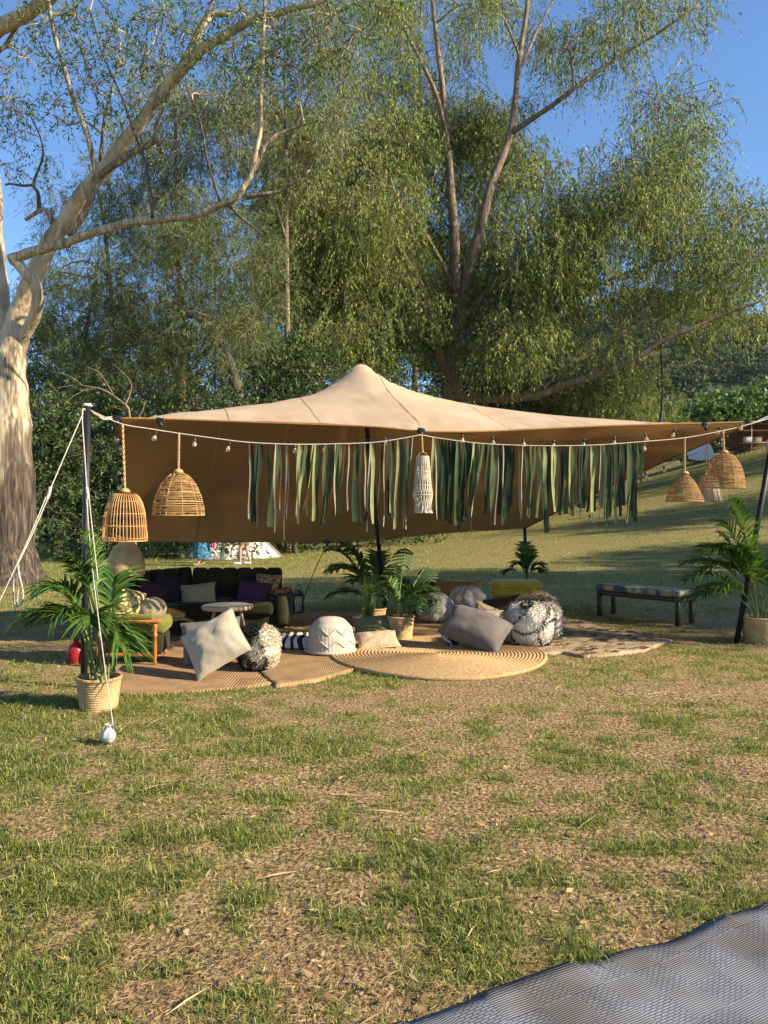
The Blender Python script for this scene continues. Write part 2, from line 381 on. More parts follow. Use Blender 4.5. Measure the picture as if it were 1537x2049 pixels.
x2, y2 = scatter(900, 2.3, 12.0); k = clear_of_rugs(x2, y2); x2, y2 = x2[k], y2[k]; n2 = len(x2); tw = RNG.random(n2) < .35
x = np.concatenate([x, x2]); y = np.concatenate([y, y2]); ln = np.concatenate([ln, np.where(tw, RNG.uniform(.07, .24, n2), RNG.uniform(.03, .065, n2))]); wd = np.concatenate([wd, np.where(tw, .004, RNG.uniform(.012, .026, n2))])
V, q = flat_bits(x, y, hz(x, y) + np.concatenate([np.zeros(n), np.full(n2, .012)]), ln, wd, .16)
stuff(link('dry_litter', make_mesh('dry_litter', V, q), M['litter']), 'dry straw and dead leaves scattered over bare soil', 'litter')

# ------------------------------------------------------------------ trees
def leaf_quads(p, d, ln, wd, nrm=None):
    n = len(p); d = d / (np.linalg.norm(d, axis=1, keepdims=True) + 1e-9)
    r = RNG.normal(size=(n, 3)) if nrm is None else nrm + RNG.normal(0, .2, (n, 3)); s = np.cross(d, r); s /= (np.linalg.norm(s, axis=1, keepdims=True) + 1e-9)
    m = p + d * (ln * .42)[:, None]; s = s * (wd / 2)[:, None]
    V = np.stack([p, m + s, p + d * ln[:, None], m - s], 1).reshape(-1, 3); i = np.arange(n)[:, None] * 4
    return V, np.hstack([i, i + 1, i + 2, i + 3])
def leaf_tris(p, d, ln, wd):
    n = len(p); d = d / (np.linalg.norm(d, axis=1, keepdims=True) + 1e-9)
    s = np.cross(d, RNG.normal(size=(n, 3))); s /= (np.linalg.norm(s, axis=1, keepdims=True) + 1e-9); s = s * (wd / 2)[:, None]
    m = p + d * (ln * .22)[:, None]; V = np.stack([m + s, m - s, p + d * ln[:, None]], 1).reshape(-1, 3)
    return V, np.arange(3 * n).reshape(-1, 3)
def unit(n):
    v = RNG.normal(size=(n, 3)); return v / np.linalg.norm(v, axis=1, keepdims=True)
def crown(clumps, twigs=55, leaves=18, leaf=(.17, .028), droop=.8, tl=.7, spread=.5, flat=.8, r0=1.0, stemw=.006, dens=None, near=False):
    """clumps: list of (centre, radius). Drooping twigs strung with leaves. Returns leaf V,q and twig V,q"""
    LV = []; LQ = []; TV = []; TQ = []; ln = 0; tn = 0
    for c, r in clumps:
        n = max(6, int(twigs * (r / r0) ** 2 * (dens(c) if dens else 1))); o = unit(n)
        s = c + o * (r * RNG.random((n, 1)) ** .36 * 1.02) * np.array([1, 1, flat])
        L = tl * (.6 + .8 * RNG.random((n, 1)))
        out = o * np.array([1, 1, .4]) * .45 + unit(n) * .35
        t = np.linspace(.08, 1, leaves)[None, :, None]
        def pos(t): return s[:, None] + out[:, None] * L[:, None] * t + np.array([0, 0, -1.]) * (L[:, None] * droop * t * t)
        p = pos(t + RNG.normal(0, .02, (n, leaves, 1))).reshape(-1, 3)
        d = np.array([0, 0, -1.]) * droop + RNG.normal(0, spread, p.shape) + np.repeat(out, leaves, 0) * .5
        k = len(p); V, q = (leaf_quads if near else leaf_tris)(p + RNG.normal(0, .03, p.shape), d, leaf[0] * (.6 + .8 * RNG.random(k)), leaf[1] * (.6 + .8 * RNG.random(k)))
        LV.append(V); LQ.append(q + ln); ln += len(V)
        nk = n if near else (n + 1) // 2
        ts = np.array([0, .5, 1.0])[None, :, None]; pp = pos(ts)[:nk]; sd = unit(nk)[:, None] * stemw
        pp0 = np.concatenate([(c + (s[:nk] - c) * .35)[:, None], pp], 1)
        w = np.array([1.6, 1.1, .7, .25])[None, :, None]
        A = np.stack([pp0 - sd * w, pp0 + sd * w], 2).reshape(-1, 3)
        i = (np.arange(nk)[:, None] * 8 + np.arange(3)[None] * 2).reshape(-1, 1)
        TV.append(A); TQ.append(np.hstack([i, i + 1, i + 3, i + 2]) + tn); tn += len(A)
    return np.concatenate(LV), np.concatenate(LQ), np.concatenate(TV), np.concatenate(TQ)
def from_poly(poly, n, dr, rr, gaps=(), seed=0, sep=.7):
    """sample crown clumps inside an outline given at the tree's own distance"""
    rg = np.random.default_rng(seed); xs = [p[0] for p in poly]; ys = [p[1] for p in poly]; out = []; tries = 0; pts = []
    while len(out) < n and tries < 20000:
        tries += 1; x = rg.uniform(min(xs), max(xs)); y = rg.uniform(min(ys), max(ys))
        if not inpoly(np.array([x]), np.array([y]), poly)[0]: continue
        if any(math.hypot(x - a, (y - b) * 1.1) < c for a, b, c in gaps): continue
        d = rg.uniform(*dr); r = rg.uniform(*rr)
        c = P(x, y, d)
        if any(np.linalg.norm(c - e) < sep * (r + f) * .5 for e, f in out): continue
        out.append((c, r))
    return out
def limb(mb, skel, pts, r0, r1, m=6, n=9, rough=0):
    p = catmull(pts, m); k = len(p); r = r0 + (r1 - r0) * np.linspace(0, 1, k) ** .85
    if rough:
        f = np.linspace(0, 1, k)[:, None]; w = np.arange(k)[:, None] / 3.1; ph = RNG.random(3) * 6.28
        p = p + rough * np.minimum(1, f * 4) * np.minimum(1, (1 - f) * 6) * (np.sin(w + ph) + .6 * np.sin(w * 2.3 + ph * 2)); r = r * (1 + RNG.normal(0, .025, k) + .05 * np.sin(np.arange(k) * 1.7 + ph[0]))
    mb.tube(p, r, n); skel.extend([(a, b) for a, b in zip(p, r)]); return p
def connect(mb, skel, clumps, base, rmax=.07, rmin=.012, sub=3):
    clumps = sorted(clumps, key=lambda c: np.linalg.norm(c[0] - base))
    for c, r in clumps:
        S = np.array([s[0] for s in skel]); rad = np.array([s[1] for s in skel])
        dist = np.linalg.norm(S - c, axis=1) + np.maximum(0, S[:, 2] - c[2]) * 1.2
        j = int(np.argmin(dist)); a = S[j]; L = np.linalg.norm(c - a)
        if L < .15: continue
        side = RNG.normal(0, .10, 3) * L; side[2] += .14 * L
        pts = [a, a * .6 + c * .4 + side, a * .25 + c * .75 + side * .6 + RNG.normal(0, .04, 3) * L, c]
        r0 = min(rad[j] * .75, rmax, .012 + .014 * L + .012); p = catmull(pts, 4); k = len(p)
        rr = np.linspace(max(r0, rmin * 1.3), rmin, k); mb.tube(p, rr, 5, False)
        for a_, b_ in zip(p[2:], rr[2:]): skel.append((a_, b_))
        for _ in range(sub):
            e = c + unit(1)[0] * r * np.array([.9, .9, .6]); mid = (c + e) / 2 + RNG.normal(0, .08, 3) * r + np.array([0, 0, .08 * r])
            mb.tube(catmull([c, mid, e], 3), np.linspace(rmin, rmin * .4, 7), 4, False)
def tree(name, label, base, limbs, clumps, bark, leafmat, group=None, r0=1.0, rmax=.07, sub=3, rough=.0, **kw):
    t = thing(name, label, 'tree', tuple(base), 0, group); mb = MB(); skel = []
    for li_, (pts, a, b) in enumerate(limbs): limb(mb, skel, pts, a, b, rough=rough, n=24 if li_ == 0 else 9)
    connect(mb, skel, clumps, np.array(base), rmax, sub=sub)
    tr = mb.build('trunk', bark, t)
    LV, LQ, TV, TQ = crown(clumps, r0=r0, **kw)
    b = np.array(base)
    link('crown', make_mesh('crown', LV - b, *((LQ, None) if LQ.shape[1] == 4 else (None, LQ)), False), leafmat, t)['kind'] = 'stuff'
    link('twigs', make_mesh('twigs', TV - b, TQ, None, False), M['twig'], t)['kind'] = 'stuff'
    return t, tr
def PP(*pts): return [P(*p) for p in pts]

# -- the big weeping gum behind the tent
D = 38.0; K = D / 21.0
base = np.array([*P(905, 800, D)[:2], 0]); base[2] = float(H(base[0], base[1])) - .05
limbs = [
 ([base, P(903, 900, D), P(906, 780, D), P(912, 690, D), P(913, 590, D)], K*.36, K*.17),
 (PP((913, 590, D), (909, 470, D), (902, 380, D + K*.2), (896, 290, D + K*.3), (886, 180, D + K*.5), (872, 70, D + K*.7), (858, -60, D + K*1)), K*.16, K*.05),
 (PP((897, 300, D), (880, 210, D - K*.5), (845, 130, D - K*.8), (800, 40, D - K*1.2), (770, -60, D - K*1.5)), K*.08, K*.03),
 (PP((914, 660, D), (938, 540, D - K*.6), (968, 430, D - K*.8), (995, 340, D - K*.7), (1020, 268, D - K*.6), (1036, 150, D - K*.3), (1052, 40, D), (1062, -70, D)), K*.17, K*.05),
 (PP((1020, 268, D - K*.6), (1082, 225, D - K*1), (1150, 178, D - K*1.4), (1230, 120, D - K*1.6), (1310, 68, D - K*1.8), (1400, 10, D - K*2)), K*.085, K*.02),
 (PP((1036, 150, D - K*.3), (1075, 60, D + K*.4), (1130, -40, D + K*1)), K*.06, K*.02),
 (PP((904, 770, D), (882, 722, D - K*1), (866, 650, D - K*1.8), (846, 580, D - K*2.2), (806, 508, D - K*2.6), (770, 490, D - K*2.8), (700, 500, D - K*3)), K*.15, K*.03),
 (PP((905, 745, D), (868, 700, D + K*.8), (838, 678, D + K*1.4), (800, 640, D + K*2)), K*.10, K*.03),
 (PP((912, 700, D), (975, 610, D + K*.6), (1030, 540, D + K*1), (1100, 480, D + K*1.3), (1200, 430, D + K*1.4), (1300, 400, D + K*1.2), (1390, 360, D + K*1)), K*.12, K*.02),
 (PP((915, 650, D), (1000, 560, D - K*1), (1080, 500, D - K*1.4), (1150, 460, D - K*1.6), (1250, 415, D - K*1.8), (1330, 330, D - K*2)), K*.09, K*.02),
 (PP((908, 790, D), (990, 798, D - K*1), (1075, 792, D - K*1.8), (1140, 766, D - K*2.2), (1200, 748, D - K*2.5), (1280, 712, D - K*2.8), (1350, 672, D - K*3), (1450, 628, D - K*3.2), (1530, 600, D - K*3.4)), K*.14, K*.022),
 (PP((1040, 797, D - K*1.4), (1110, 750, D - K*.8), (1180, 705, D - K*.5), (1250, 662, D - K*.4), (1330, 618, D - K*.3), (1420, 570, D)), K*.08, K*.02),
 (PP((914, 690, D), (1000, 668, D + K*.3), (1090, 620, D + K*.4), (1190, 575, D + K*.3), (1290, 530, D), (1400, 500, D - K*.2), (1500, 470, D - K*.3)), K*.10, K*.02),
 (PP((908, 720, D), (960, 690, D - K*1.5), (1030, 640, D - K*2.2), (1110, 610, D - K*2.8)), K*.07, K*.02),
 (PP((913, 590, D), (860, 480, D - K*1.2), (800, 400, D - K*1.8), (720, 330, D - K*2.2), (650, 300, D - K*2.5)), K*.08, K*.02),
]
poly = [(600, 230), (560, 330), (520, 420), (560, 560), (610, 640), (660, 690), (760, 700), (860, 690), (960, 740), (1040, 725), (1110, 660), (1200, 600), (1290, 580), (1340, 610), (1400, 590), (1450, 640), (1480, 600), (1540, 570), (1570, 540), (1570, 420), (1480, 400), (1425, 370), (1440, 300), (1400, 200), (1330, 185), (1250, 250), (1180, 300), (1090, 290), (1040, 260), (900, 250), (760, 240)]
cl = from_poly(poly, 270, (D - K*3.3, D + K*2.2), (K*.7, K*1.15), [(1235, 470, 30), (1130, 330, 45), (1225, 580, 24), (1300, 600, 28), (1360, 560, 25), (955, 400, 30), (1290, 270, 40), (700, 270, 40), (1110, 600, 25), (1180, 660, 40)], 11, .44)
poly2 = [(700, -40), (690, 60), (740, 190), (860, 230), (960, 240), (1080, 235), (1180, 165), (1260, 130), (1340, 100), (1400, 40), (1450, -20), (1420, -60)]
cl += from_poly(poly2, 66, (D - K*2.4, D + K*1.5), (K*.5, K*.85), [(1000, 170, 60), (960, 90, 28), (1180, 120, 36), (920, 180, 30), (1130, 20, 40), (1240, 40, 28)], 12, .42)
cl += [(P(a_, b_, D - K * 2.6 + K * e_), K * .55) for a_, b_, e_ in [(1240, 668, 0), (1300, 650, .2), (1345, 655, .1), (1400, 640, 0), (1440, 670, -.2), (1480, 640, -.1), (1510, 610, .2), (1380, 690, 0), (1530, 660, -.2), (1180, 700, .4), (1270, 625, .8), (1350, 600, .8)]]
def behind_limbs(cl, polys, w, dmin):
    out = []
    for c, r in cl:
        sx, sy = CX + c[0] / c[1] * F, CY - (c[2] - CAMH) / c[1] * F
        near = any(np.min(np.hypot(catmull(q, 6)[:, 0] - sx, catmull(q, 6)[:, 1] - sy + 25)) < w for q in polys)
        if near and c[1] < dmin: c = P(sx, sy, dmin + K*.4 + K*1.6 * random.random()); r = r * .9
        out.append((c, r))
    return out
cl = behind_limbs(cl, [[(913, 560), (909, 470), (896, 290), (886, 180), (872, 70), (860, -20)], [(938, 540), (968, 430), (995, 340), (1020, 268), (1036, 150), (1052, 40)], [(1020, 268), (1082, 225), (1150, 178), (1230, 120), (1310, 68)], [(890, 740), (866, 650), (846, 580), (806, 508)]], 70, D + 1.0)
tree('weeping_gum_tree', 'big weeping gum tree with hanging olive leaves directly behind the tent peak', base, limbs, cl, M['bark'], M['gum'], 'gum trees around the clearing', r0=.8*K, rmax=.06*K, sub=4, rough=.03, stemw=.010,
     twigs=84, leaves=12, leaf=(.13*K, .027*K), droop=.8, tl=.52*K, spread=.34, dens=lambda c: 1.08 - .38 * float(smooth01((c[0] / c[1] * F + CX - 1000) / 250)) - .08 * float(smooth01((220 - (CY - (c[2] - CAMH) / c[1] * F)) / 120)))

# -- the pale gum at the left edge
D = 17.0
base = np.array([*P(18, 900, D)[:2], -.1])
limbs = [
 ([base, base + [0, 0, .6], P(20, 1000, D), P(18, 850, D), P(21, 740, D), P(32, 660, D), P(48, 600, D)], .72, .21),
 (PP((20, 800, D), (14, 720, D + .05), (0, 620, D + .2), (-12, 500, D + .3), (-18, 350, D + .4), (-30, 150, D + .5), (-50, -60, D + .6)), .25, .20),
 (PP((18, 780, D), (26, 700, D), (38, 640, D), (60, 572, D - .1), (100, 490, D - .3), (145, 420, D - .5), (198, 348, D - .7), (258, 275, D - 1), (318, 195, D - 1.3), (376, 124, D - 1.6), (426, 84, D - 1.8), (500, 44, D - 2), (570, 22, D - 2.2), (640, 2, D - 2.4), (720, -50, D - 2.6)), .27, .035),
 (PP((34, 700, D), (54, 660, D - .25), (74, 615, D - .5), (68, 565, D - .7), (40, 535, D - .8), (24, 516, D - .85)), .14, .11),
 (PP((20, 520, D - .85), (60, 505, D - .9), (120, 488, D - 1), (185, 467, D - 1.2), (250, 448, D - 1.4), (320, 437, D - 1.6), (385, 432, D - 1.8), (440, 412, D - 2), (478, 385, D - 2.1), (504, 345, D - 2.2), (516, 290, D - 2.3), (521, 200, D - 2.4), (527, 100, D - 2.5), (532, -40, D - 2.6)), .115, .03),
 (PP((490, 395, D - 2.1), (545, 388, D - 2.2), (580, 370, D - 2.3), (620, 340, D - 2.4)), .05, .02),
 (PP((504, 345, D - 2.2), (535, 285, D - 2.1), (575, 262, D - 2), (640, 240, D - 2)), .06, .02),
 (PP((140, 470, D - .7), (172, 420, D - .9), (190, 375, D - 1), (192, 350, D - 1.1), (180, 300, D - 1.2), (152, 205, D - 1.4), (122, 115, D - 1.6), (96, 10, D - 1.8), (80, -70, D - 2)), .085, .03),
 (PP((110, 468, D - .4), (100, 430, D - .5), (82, 420, D - .5), (50, 440, D - .6)), .06, .035),
 (PP((78, 420, D - .5), (76, 385, D - .5), (70, 360, D - .5), (85, 300, D - .4), (60, 230, D - .4)), .05, .012),
 (PP((70, 372, D - .5), (40, 368, D - .6), (10, 370, D - .7)), .035, .02),
 (PP((200, 352, D - .8), (250, 315, D - 1.0), (290, 292, D - 1.1), (318, 278, D - 1.2)), .08, .05),
 (PP((308, 282, D - 1.2), (318, 240, D - 1.3), (342, 160, D - 1.5), (380, 90, D - 1.7), (415, 30, D - 1.9), (440, -40, D - 2)), .05, .03),
 (PP((305, 436, D - 1.6), (298, 370, D - 1.7), (284, 300, D - 1.7), (250, 210, D - 1.8), (205, 110, D - 1.9), (180, 20, D - 2)), .035, .015),
 (PP((395, 120, D - 1.6), (400, 70, D - 1.7), (420, 30, D - 1.7), (460, 30, D - 1.7)), .09, .05),
 (PP((200, 340, D - .7), (205, 280, D - .6), (222, 190, D - .5), (240, 100, D - .4)), .05, .015),
 (PP((440, 405, D - 2), (420, 330, D - 2.2), (400, 250, D - 2.4), (370, 160, D - 2.6)), .03, .012),
 (PP((455, 410, D - 2), (490, 440, D - 1.8), (535, 478, D - 1.6)), .04, .012),
 (PP((-60, 110, D - .6), (-20, 72, D - .9), (30, 42, D - 1.2), (80, 8, D - 1.5), (140, -50, D - 1.8)), .17, .13),
 (PP((50, 30, D - 1.2), (20, 75, D - 1.0), (-10, 110, D - .9)), .05, .04),
]
cl = [(P(a, b, D + e), c) for a, b, c, e in [(40, 225, .5, -.5), (15, 200, .45, -.3), (95, 45, .55, -1.6), (150, 30, .6, -1.6), (120, 130, .4, -1.4), (170, 125, .55, -1.2), (185, 175, .5, -1), (75, 315, .32, -.4), (95, 325, .3, -.4), (50, 115, .4, -.6), (15, 150, .35, -.6),
  (240, 60, .5, -.6), (300, 40, .6, -1.4), (330, 130, .4, -1.4), (370, 60, .5, -2), (430, 120, .45, -2), (470, 90, .5, -2.2), (560, 60, .6, -2.2), (620, 90, .55, -2.3), (660, 30, .6, -2.4), (600, 180, .5, -2), (640, 235, .4, -2), (180, -20, .5, -2), (250, 130, .4, -.5), (690, 100, .5, -2.4), (520, 150, .35, -2.4), (400, 190, .35, -2.4), (290, 110, .4, -1.6), (330, 20, .6, -1.6), (410, 20, .6, -2), (480, 20, .6, -2.1), (540, 110, .5, -2.3), (200, 230, .4, -1), (140, 250, .35, -.8), (60, 20, .5, -1.2), (210, 90, .5, -1), (580, 130, .5, -2.2), (450, 200, .4, -2.3), (350, 240, .35, -2.2), (30, 270, .35, -.4), (5, 330, .3, -.4), (110, 200, .4, -.8), (720, 60, .6, -2.5), (620, -20, .6, -2.4), (280, 200, .35, -1.6)]]
t, tr = tree('pale_gum_tree', 'tall pale-barked gum with peeling trunk and arching limbs at left edge', base, limbs, cl, M['bark_pale'], M['gum_fresh'], 'gum trees around the clearing', r0=.8, rmax=.03, sub=7, rough=.018, near=True,
     twigs=58, leaves=10, leaf=(.12, .028), droop=.6, tl=.6, spread=.6)
co = np.zeros(len(tr.data.vertices) * 3, np.float32); tr.data.vertices.foreach_get('co', co); co = co.reshape(-1, 3)
an_ = np.arctan2(co[:, 1], co[:, 0]); zz_ = co[:, 2]
flare = np.where((np.arange(len(co)) < 24 * 31) & (zz_ < 1.0), 1 + .28 * np.clip(1 - zz_ / 1.0, 0, 1) ** 2 * (1 + .5 * np.sin(an_ * 5 + 1)), 1); co[:, 0] *= flare; co[:, 1] *= flare; tr.data.vertices.foreach_set('co', co.ravel().astype(np.float32))
rb = np.clip(1.05 - zz_ / 4.6, .2, 1) + .36 * smooth01((np.cos(an_ + .35) - .25) / .5) * smooth01((6.4 - zz_) / 1.2) + .75 * (fbm(an_ * .9 + 20, zz_ * .38, .7, 5) - .5)
rb = np.where(np.hypot(co[:, 0], co[:, 1]) < 1.6, rb, .2)
off = 0
lr = {}
for li, (pts_, _, _) in enumerate(limbs): nv_ = ((len(pts_) - 1) * 6 + 1) * (24 if li == 0 else 9) + 2; lr[li] = (off, off + nv_); off += nv_
for li, vv in ((1, .15), (2, .10), (3, .3), (4, .42), (5, .6), (6, .55), (7, .5), (8, .5), (9, .6), (10, .7), (11, .55), (12, .5), (13, .7), (14, .3), (15, .6), (16, .7), (17, .7), (18, .25), (19, .6)): rb[lr[li][0]:lr[li][1]] = vv if li not in (1, 2, 3) else np.maximum(vv, rb[lr[li][0]:lr[li][1]] * smooth01((7.2 - co[lr[li][0]:lr[li][1], 2]) / 1.8))
a = tr.data.attributes.new('rough_bark', 'FLOAT', 'POINT'); a.data.foreach_set('value', rb.astype(np.float32))

bs = np.array([*P(272, 900, 14)[:2], 0.]); t = thing('bare_sapling', 'dead bare branching sapling above the left tent corner', 'tree', tuple(bs))
for pts, a_, c_ in (([bs, P(268, 950, 14), P(262, 840, 14), P(246, 806, 13.9), P(210, 782, 13.8), P(165, 772, 13.7), P(110, 776, 13.6)], .035, .006), ([P(228, 792, 13.85), P(205, 752, 13.7), P(172, 734, 13.6)], .014, .004), ([P(250, 812, 13.9), P(262, 770, 14), P(238, 735, 14.1), P(222, 730, 14.1)], .014, .004), ([P(180, 774, 13.75), P(150, 790, 13.7), P(128, 812, 13.6)], .010, .004), ([P(165, 772, 13.7), P(140, 752, 13.6), P(100, 744, 13.6)], .010, .004), ([P(262, 860, 14), P(285, 820, 14.1), P(292, 800, 14.1)], .012, .004)):
    mb = MB(); limb(mb, [], pts, a_, c_, rough=.012, n=6); mb.build('branch', M['bark'], t)
# -- middle distance trees behind, left to right
def simple_tree(name, label, px, d, poly, n, rr, bark, leafmat, trunk=None, r=.22, gaps=(), seed=1, dd=2.5, extra=(), group='trees of the dark wood behind the tent', **kw):
    b = np.array([*P(px, 900, d)[:2], 0]); b[2] = float(H(b[0], b[1])) - .1
    ys = [p[1] for p in poly]; cxm = sum(p[0] for p in poly) / len(poly)
    if trunk is None: trunk = [(px, 950, d), (px + 6, 800, d), (px * .6 + cxm * .4, (min(ys) * .4 + max(ys) * .6), d), (cxm, min(ys) + 40, d)]
    L = [([b] + PP(*trunk), r, r * .18)] + [(PP(*e), a, c) for e, a, c in extra]
    cl = from_poly(poly, n, (d - dd, d + dd), rr, gaps, seed, .6)
    return tree(name, label, b, L, cl, bark, leafmat, group, **kw)
kc = dict(twigs=46, leaves=22, leaf=(.26, .022), droop=.55, tl=.9, spread=.45, r0=1.1, sub=3)
simple_tree('she_oak_tree', 'feathery dark she-oak just right of the pale gum trunk', 150, 29, [(70, 560), (60, 700), (80, 820), (210, 830), (330, 800), (360, 640), (330, 520), (220, 470), (130, 490)], 44, (.9, 1.4), M['bark_dark'], M['casuarina'], seed=2, gaps=[(75, 700, 40), (120, 610, 26), (90, 780, 26), (190, 560, 24)], **kc)
simple_tree('leaning_she_oak_tree', 'she-oak with a thick dark trunk leaning left above the tent', 480, 27, [(340, 420), (320, 560), (370, 720), (520, 720), (560, 560), (520, 430), (430, 380)], 34, (.9, 1.3), M['bark_dark'], M['casuarina'],
     trunk=[(500, 900, 27), (475, 780, 27), (448, 700, 26.8), (410, 645, 26.5), (350, 615, 26.2), (320, 600, 26)], r=.30, seed=3, gaps=[(360, 500, 26), (440, 600, 24)], **kc)
simple_tree('slender_gum_tree', 'tall slender gum with a thin straight pale trunk left of the tent peak', 575, 30, [(480, 60), (460, 180), (480, 330), (560, 400), (650, 360), (700, 240), (690, 60), (600, -30), (520, -20)], 42, (.7, 1.15), M['bark'], M['pale_gum'],
     trunk=[(576, 900, 30), (575, 680, 30), (573, 480, 30), (572, 300, 30), (570, 130, 30), (572, -60, 30)], r=.17, seed=4, gaps=[(520, 130, 34), (640, 150, 34), (600, 260, 24), (560, 30, 30)],
     extra=[([(573, 480, 30), (540, 380, 29.6), (500, 300, 29.2)], .07, .02), ([(572, 300, 30), (610, 210, 29.6), (650, 120, 29.2)], .07, .02)], twigs=90, leaves=10, leaf=(.17, .032), droop=.8, tl=.55, spread=.3, r0=1.0, sub=3)
simple_tree('hazy_gum_tree', 'grey green gum rising behind the arching pale limbs', 340, 33, [(215, 280), (190, 420), (260, 520), (380, 500), (490, 430), (500, 280), (430, 150), (330, 130), (250, 200)], 50, (.9, 1.4), M['bark'], M['pale_gum'], seed=5, gaps=[(250, 330, 30), (330, 200, 30), (420, 260, 26), (300, 430, 26), (470, 180, 30)],
     trunk=[(360, 900, 33), (365, 700, 33), (358, 520, 33), (352, 350, 33), (350, 160, 33)], r=.22, twigs=80, leaves=10, leaf=(.19, .034), droop=.75, tl=.6, spread=.3, r0=1.1, sub=3)
simple_tree('thin_gum_tree', 'thin crowned gum against the sky at upper left', 230, 36, [(120, 330), (60, 460), (90, 560), (230, 560), (300, 430), (260, 330), (180, 290)], 22, (.8, 1.3), M['bark'], M['pale_gum'], seed=6, gaps=[(60, 430, 50), (160, 400, 30)],
     twigs=34, leaves=16, leaf=(.24, .028), droop=.6, tl=.9, spread=.5, r0=1.1, sub=3)
simple_tree('mid_gum_tree', 'shaded gum filling the wood left of the weeping gum trunk', 690, 33, [(560, 420), (540, 560), (590, 720), (760, 730), (860, 660), (840, 480), (720, 400)], 46, (.95, 1.4), M['bark_dark'], M['gum'], seed=7, gaps=[(640, 600, 20)], twigs=100, leaves=10, leaf=(.19, .036), droop=.8, tl=.65, spread=.3, r0=1.0, sub=3)
simple_tree('upper_gum_tree', 'lofty gum whose grey crown reaches the top edge behind the weeping gum', 840, 46, [(640, -40), (650, 160), (700, 330), (860, 380), (960, 330), (980, 120), (960, -40)], 40, (1.2, 1.9), M['bark'], M['pale_gum'], seed=8, gaps=[(720, 60, 36), (900, 150, 46), (800, 200, 34), (930, 60, 30), (690, 250, 30)],
     trunk=[(830, 900, 46), (832, 600, 46), (838, 300, 46), (842, 60, 46), (845, -60, 46)], r=.27, twigs=80, leaves=10, leaf=(.25, .044), droop=.8, tl=.8, spread=.3, r0=1.5, sub=3)
simple_tree('light_gum_tree', 'light green young gums right of the weeping gum above the tent edge', 1250, 36, [(1110, 760), (1100, 830), (1210, 850), (1330, 850), (1320, 740), (1270, 690), (1190, 690)], 24, (.9, 1.3), M['bark_dark'], M['gum'], seed=9, gaps=[(1120, 690, 20)], trunk=[(1248, 850, 36), (1252, 780, 36), (1246, 720, 36)], r=.14,
     extra=[([(1320, 870, 34), (1326, 780, 34), (1322, 690, 34), (1318, 640, 34)], .08, .03), ([(1200, 870, 35), (1195, 780, 35), (1210, 700, 35)], .08, .02)], twigs=46, leaves=18, leaf=(.22, .035), droop=.7, tl=.8, spread=.5, r0=1.1, sub=3)
for i, (px, py0, w, lb) in enumerate([(90, 620, 170, 'far grey gum in the gap right of the pale trunk'), (260, 560, 220, 'far gum deep in the wood behind the left lamps'), (430, 520, 220, 'far gum deep in the wood above the left tent slope'), (600, 480, 220, 'far gum deep in the wood left of the tent peak'), (760, 440, 220, 'far gum deep in the wood above the tent peak'), (900, 520, 200, 'far gum deep in the wood behind the weeping gum trunk'), (1030, 600, 180, 'far gum deep in the wood right of the weeping gum trunk')]):
    simple_tree('wood_tree', lb, px, 52, [(px - w * .5, 960), (px - w * .55, (py0 + 960) / 2), (px - w * .3, py0 + 40), (px, py0), (px + w * .3, py0 + 40), (px + w * .55, (py0 + 960) / 2), (px + w * .5, 960)], 40, (1.3, 2.0), M['bark_dark'], M['casuarina'], r=.2, seed=100 + i, twigs=32, leaves=16, leaf=(.42, .09), droop=.6, tl=1.2, spread=.6, r0=1.5, sub=1)
# dark undergrowth: each shrub its own thing
def shrub(label, px, d, py0, py1, wpx, n, seed, leafmat='shrub', leaf=(.16, .06)):
    b = np.array([*P(px, 900, d)[:2], 0]); b[2] = float(H(b[0], b[1])) - .05
    poly = [(px - wpx * .5, py1), (px - wpx * .55, (py0 + py1) / 2), (px - wpx * .3, py0 + 10), (px + wpx * .05, py0 - 10), (px + wpx * .35, py0 + 15), (px + wpx * .55, (py0 + py1) / 2), (px + wpx * .5, py1)]
    cl = from_poly(poly, n, (d - .05 * d, d + .05 * d), (.027 * d, .042 * d), (), seed, .55)
    L = [([b, P(px - 10, (py0 + py1) / 2 + 20, d), P(px - wpx * .2, py0 + 30, d)], .09, .02), ([b, P(px + 12, (py0 + py1) / 2, d), P(px + wpx * .2, py0 + 30, d)], .08, .02)]
    t, _ = tree('dark_shrub', label, b, L, cl, M['bark_dark'], M[leafmat], 'dense shrubs along the edge of the wood', twigs=46, leaves=14, leaf=(leaf[0] * d / 25, leaf[1] * d / 24), droop=.35, tl=.6 * d / 26, spread=.8, r0=d / 26, sub=2)
    t['category'] = 'shrub'
for i, a in enumerate([('dense dark shrub between the pale gum trunk and the tent left corner', 120, 25, 800, 1085, 150, 40), ('dark leafy shrub behind the tent\'s upper left slope', 260, 26, 760, 1080, 170, 40), ('shrub with dark glossy leaves below the leaning she-oak trunk', 420, 26.5, 760, 1080, 190, 36),
    ('very dark bushy shrub left of the tent peak', 590, 29, 660, 1060, 170, 46), ('very dark bushy shrub right of the tent peak', 760, 33, 690, 1060, 190, 42), ('shaded shrub at the foot of the weeping gum', 960, 42, 740, 1040, 200, 40), ('dark round bush right of the weeping gum trunk above the tent', 1130, 38, 745, 900, 150, 20), ('low bushes growing behind the white bell tent', 480, 31, 1010, 1110, 260, 22)]):
    shrub(*a, seed=30 + i)
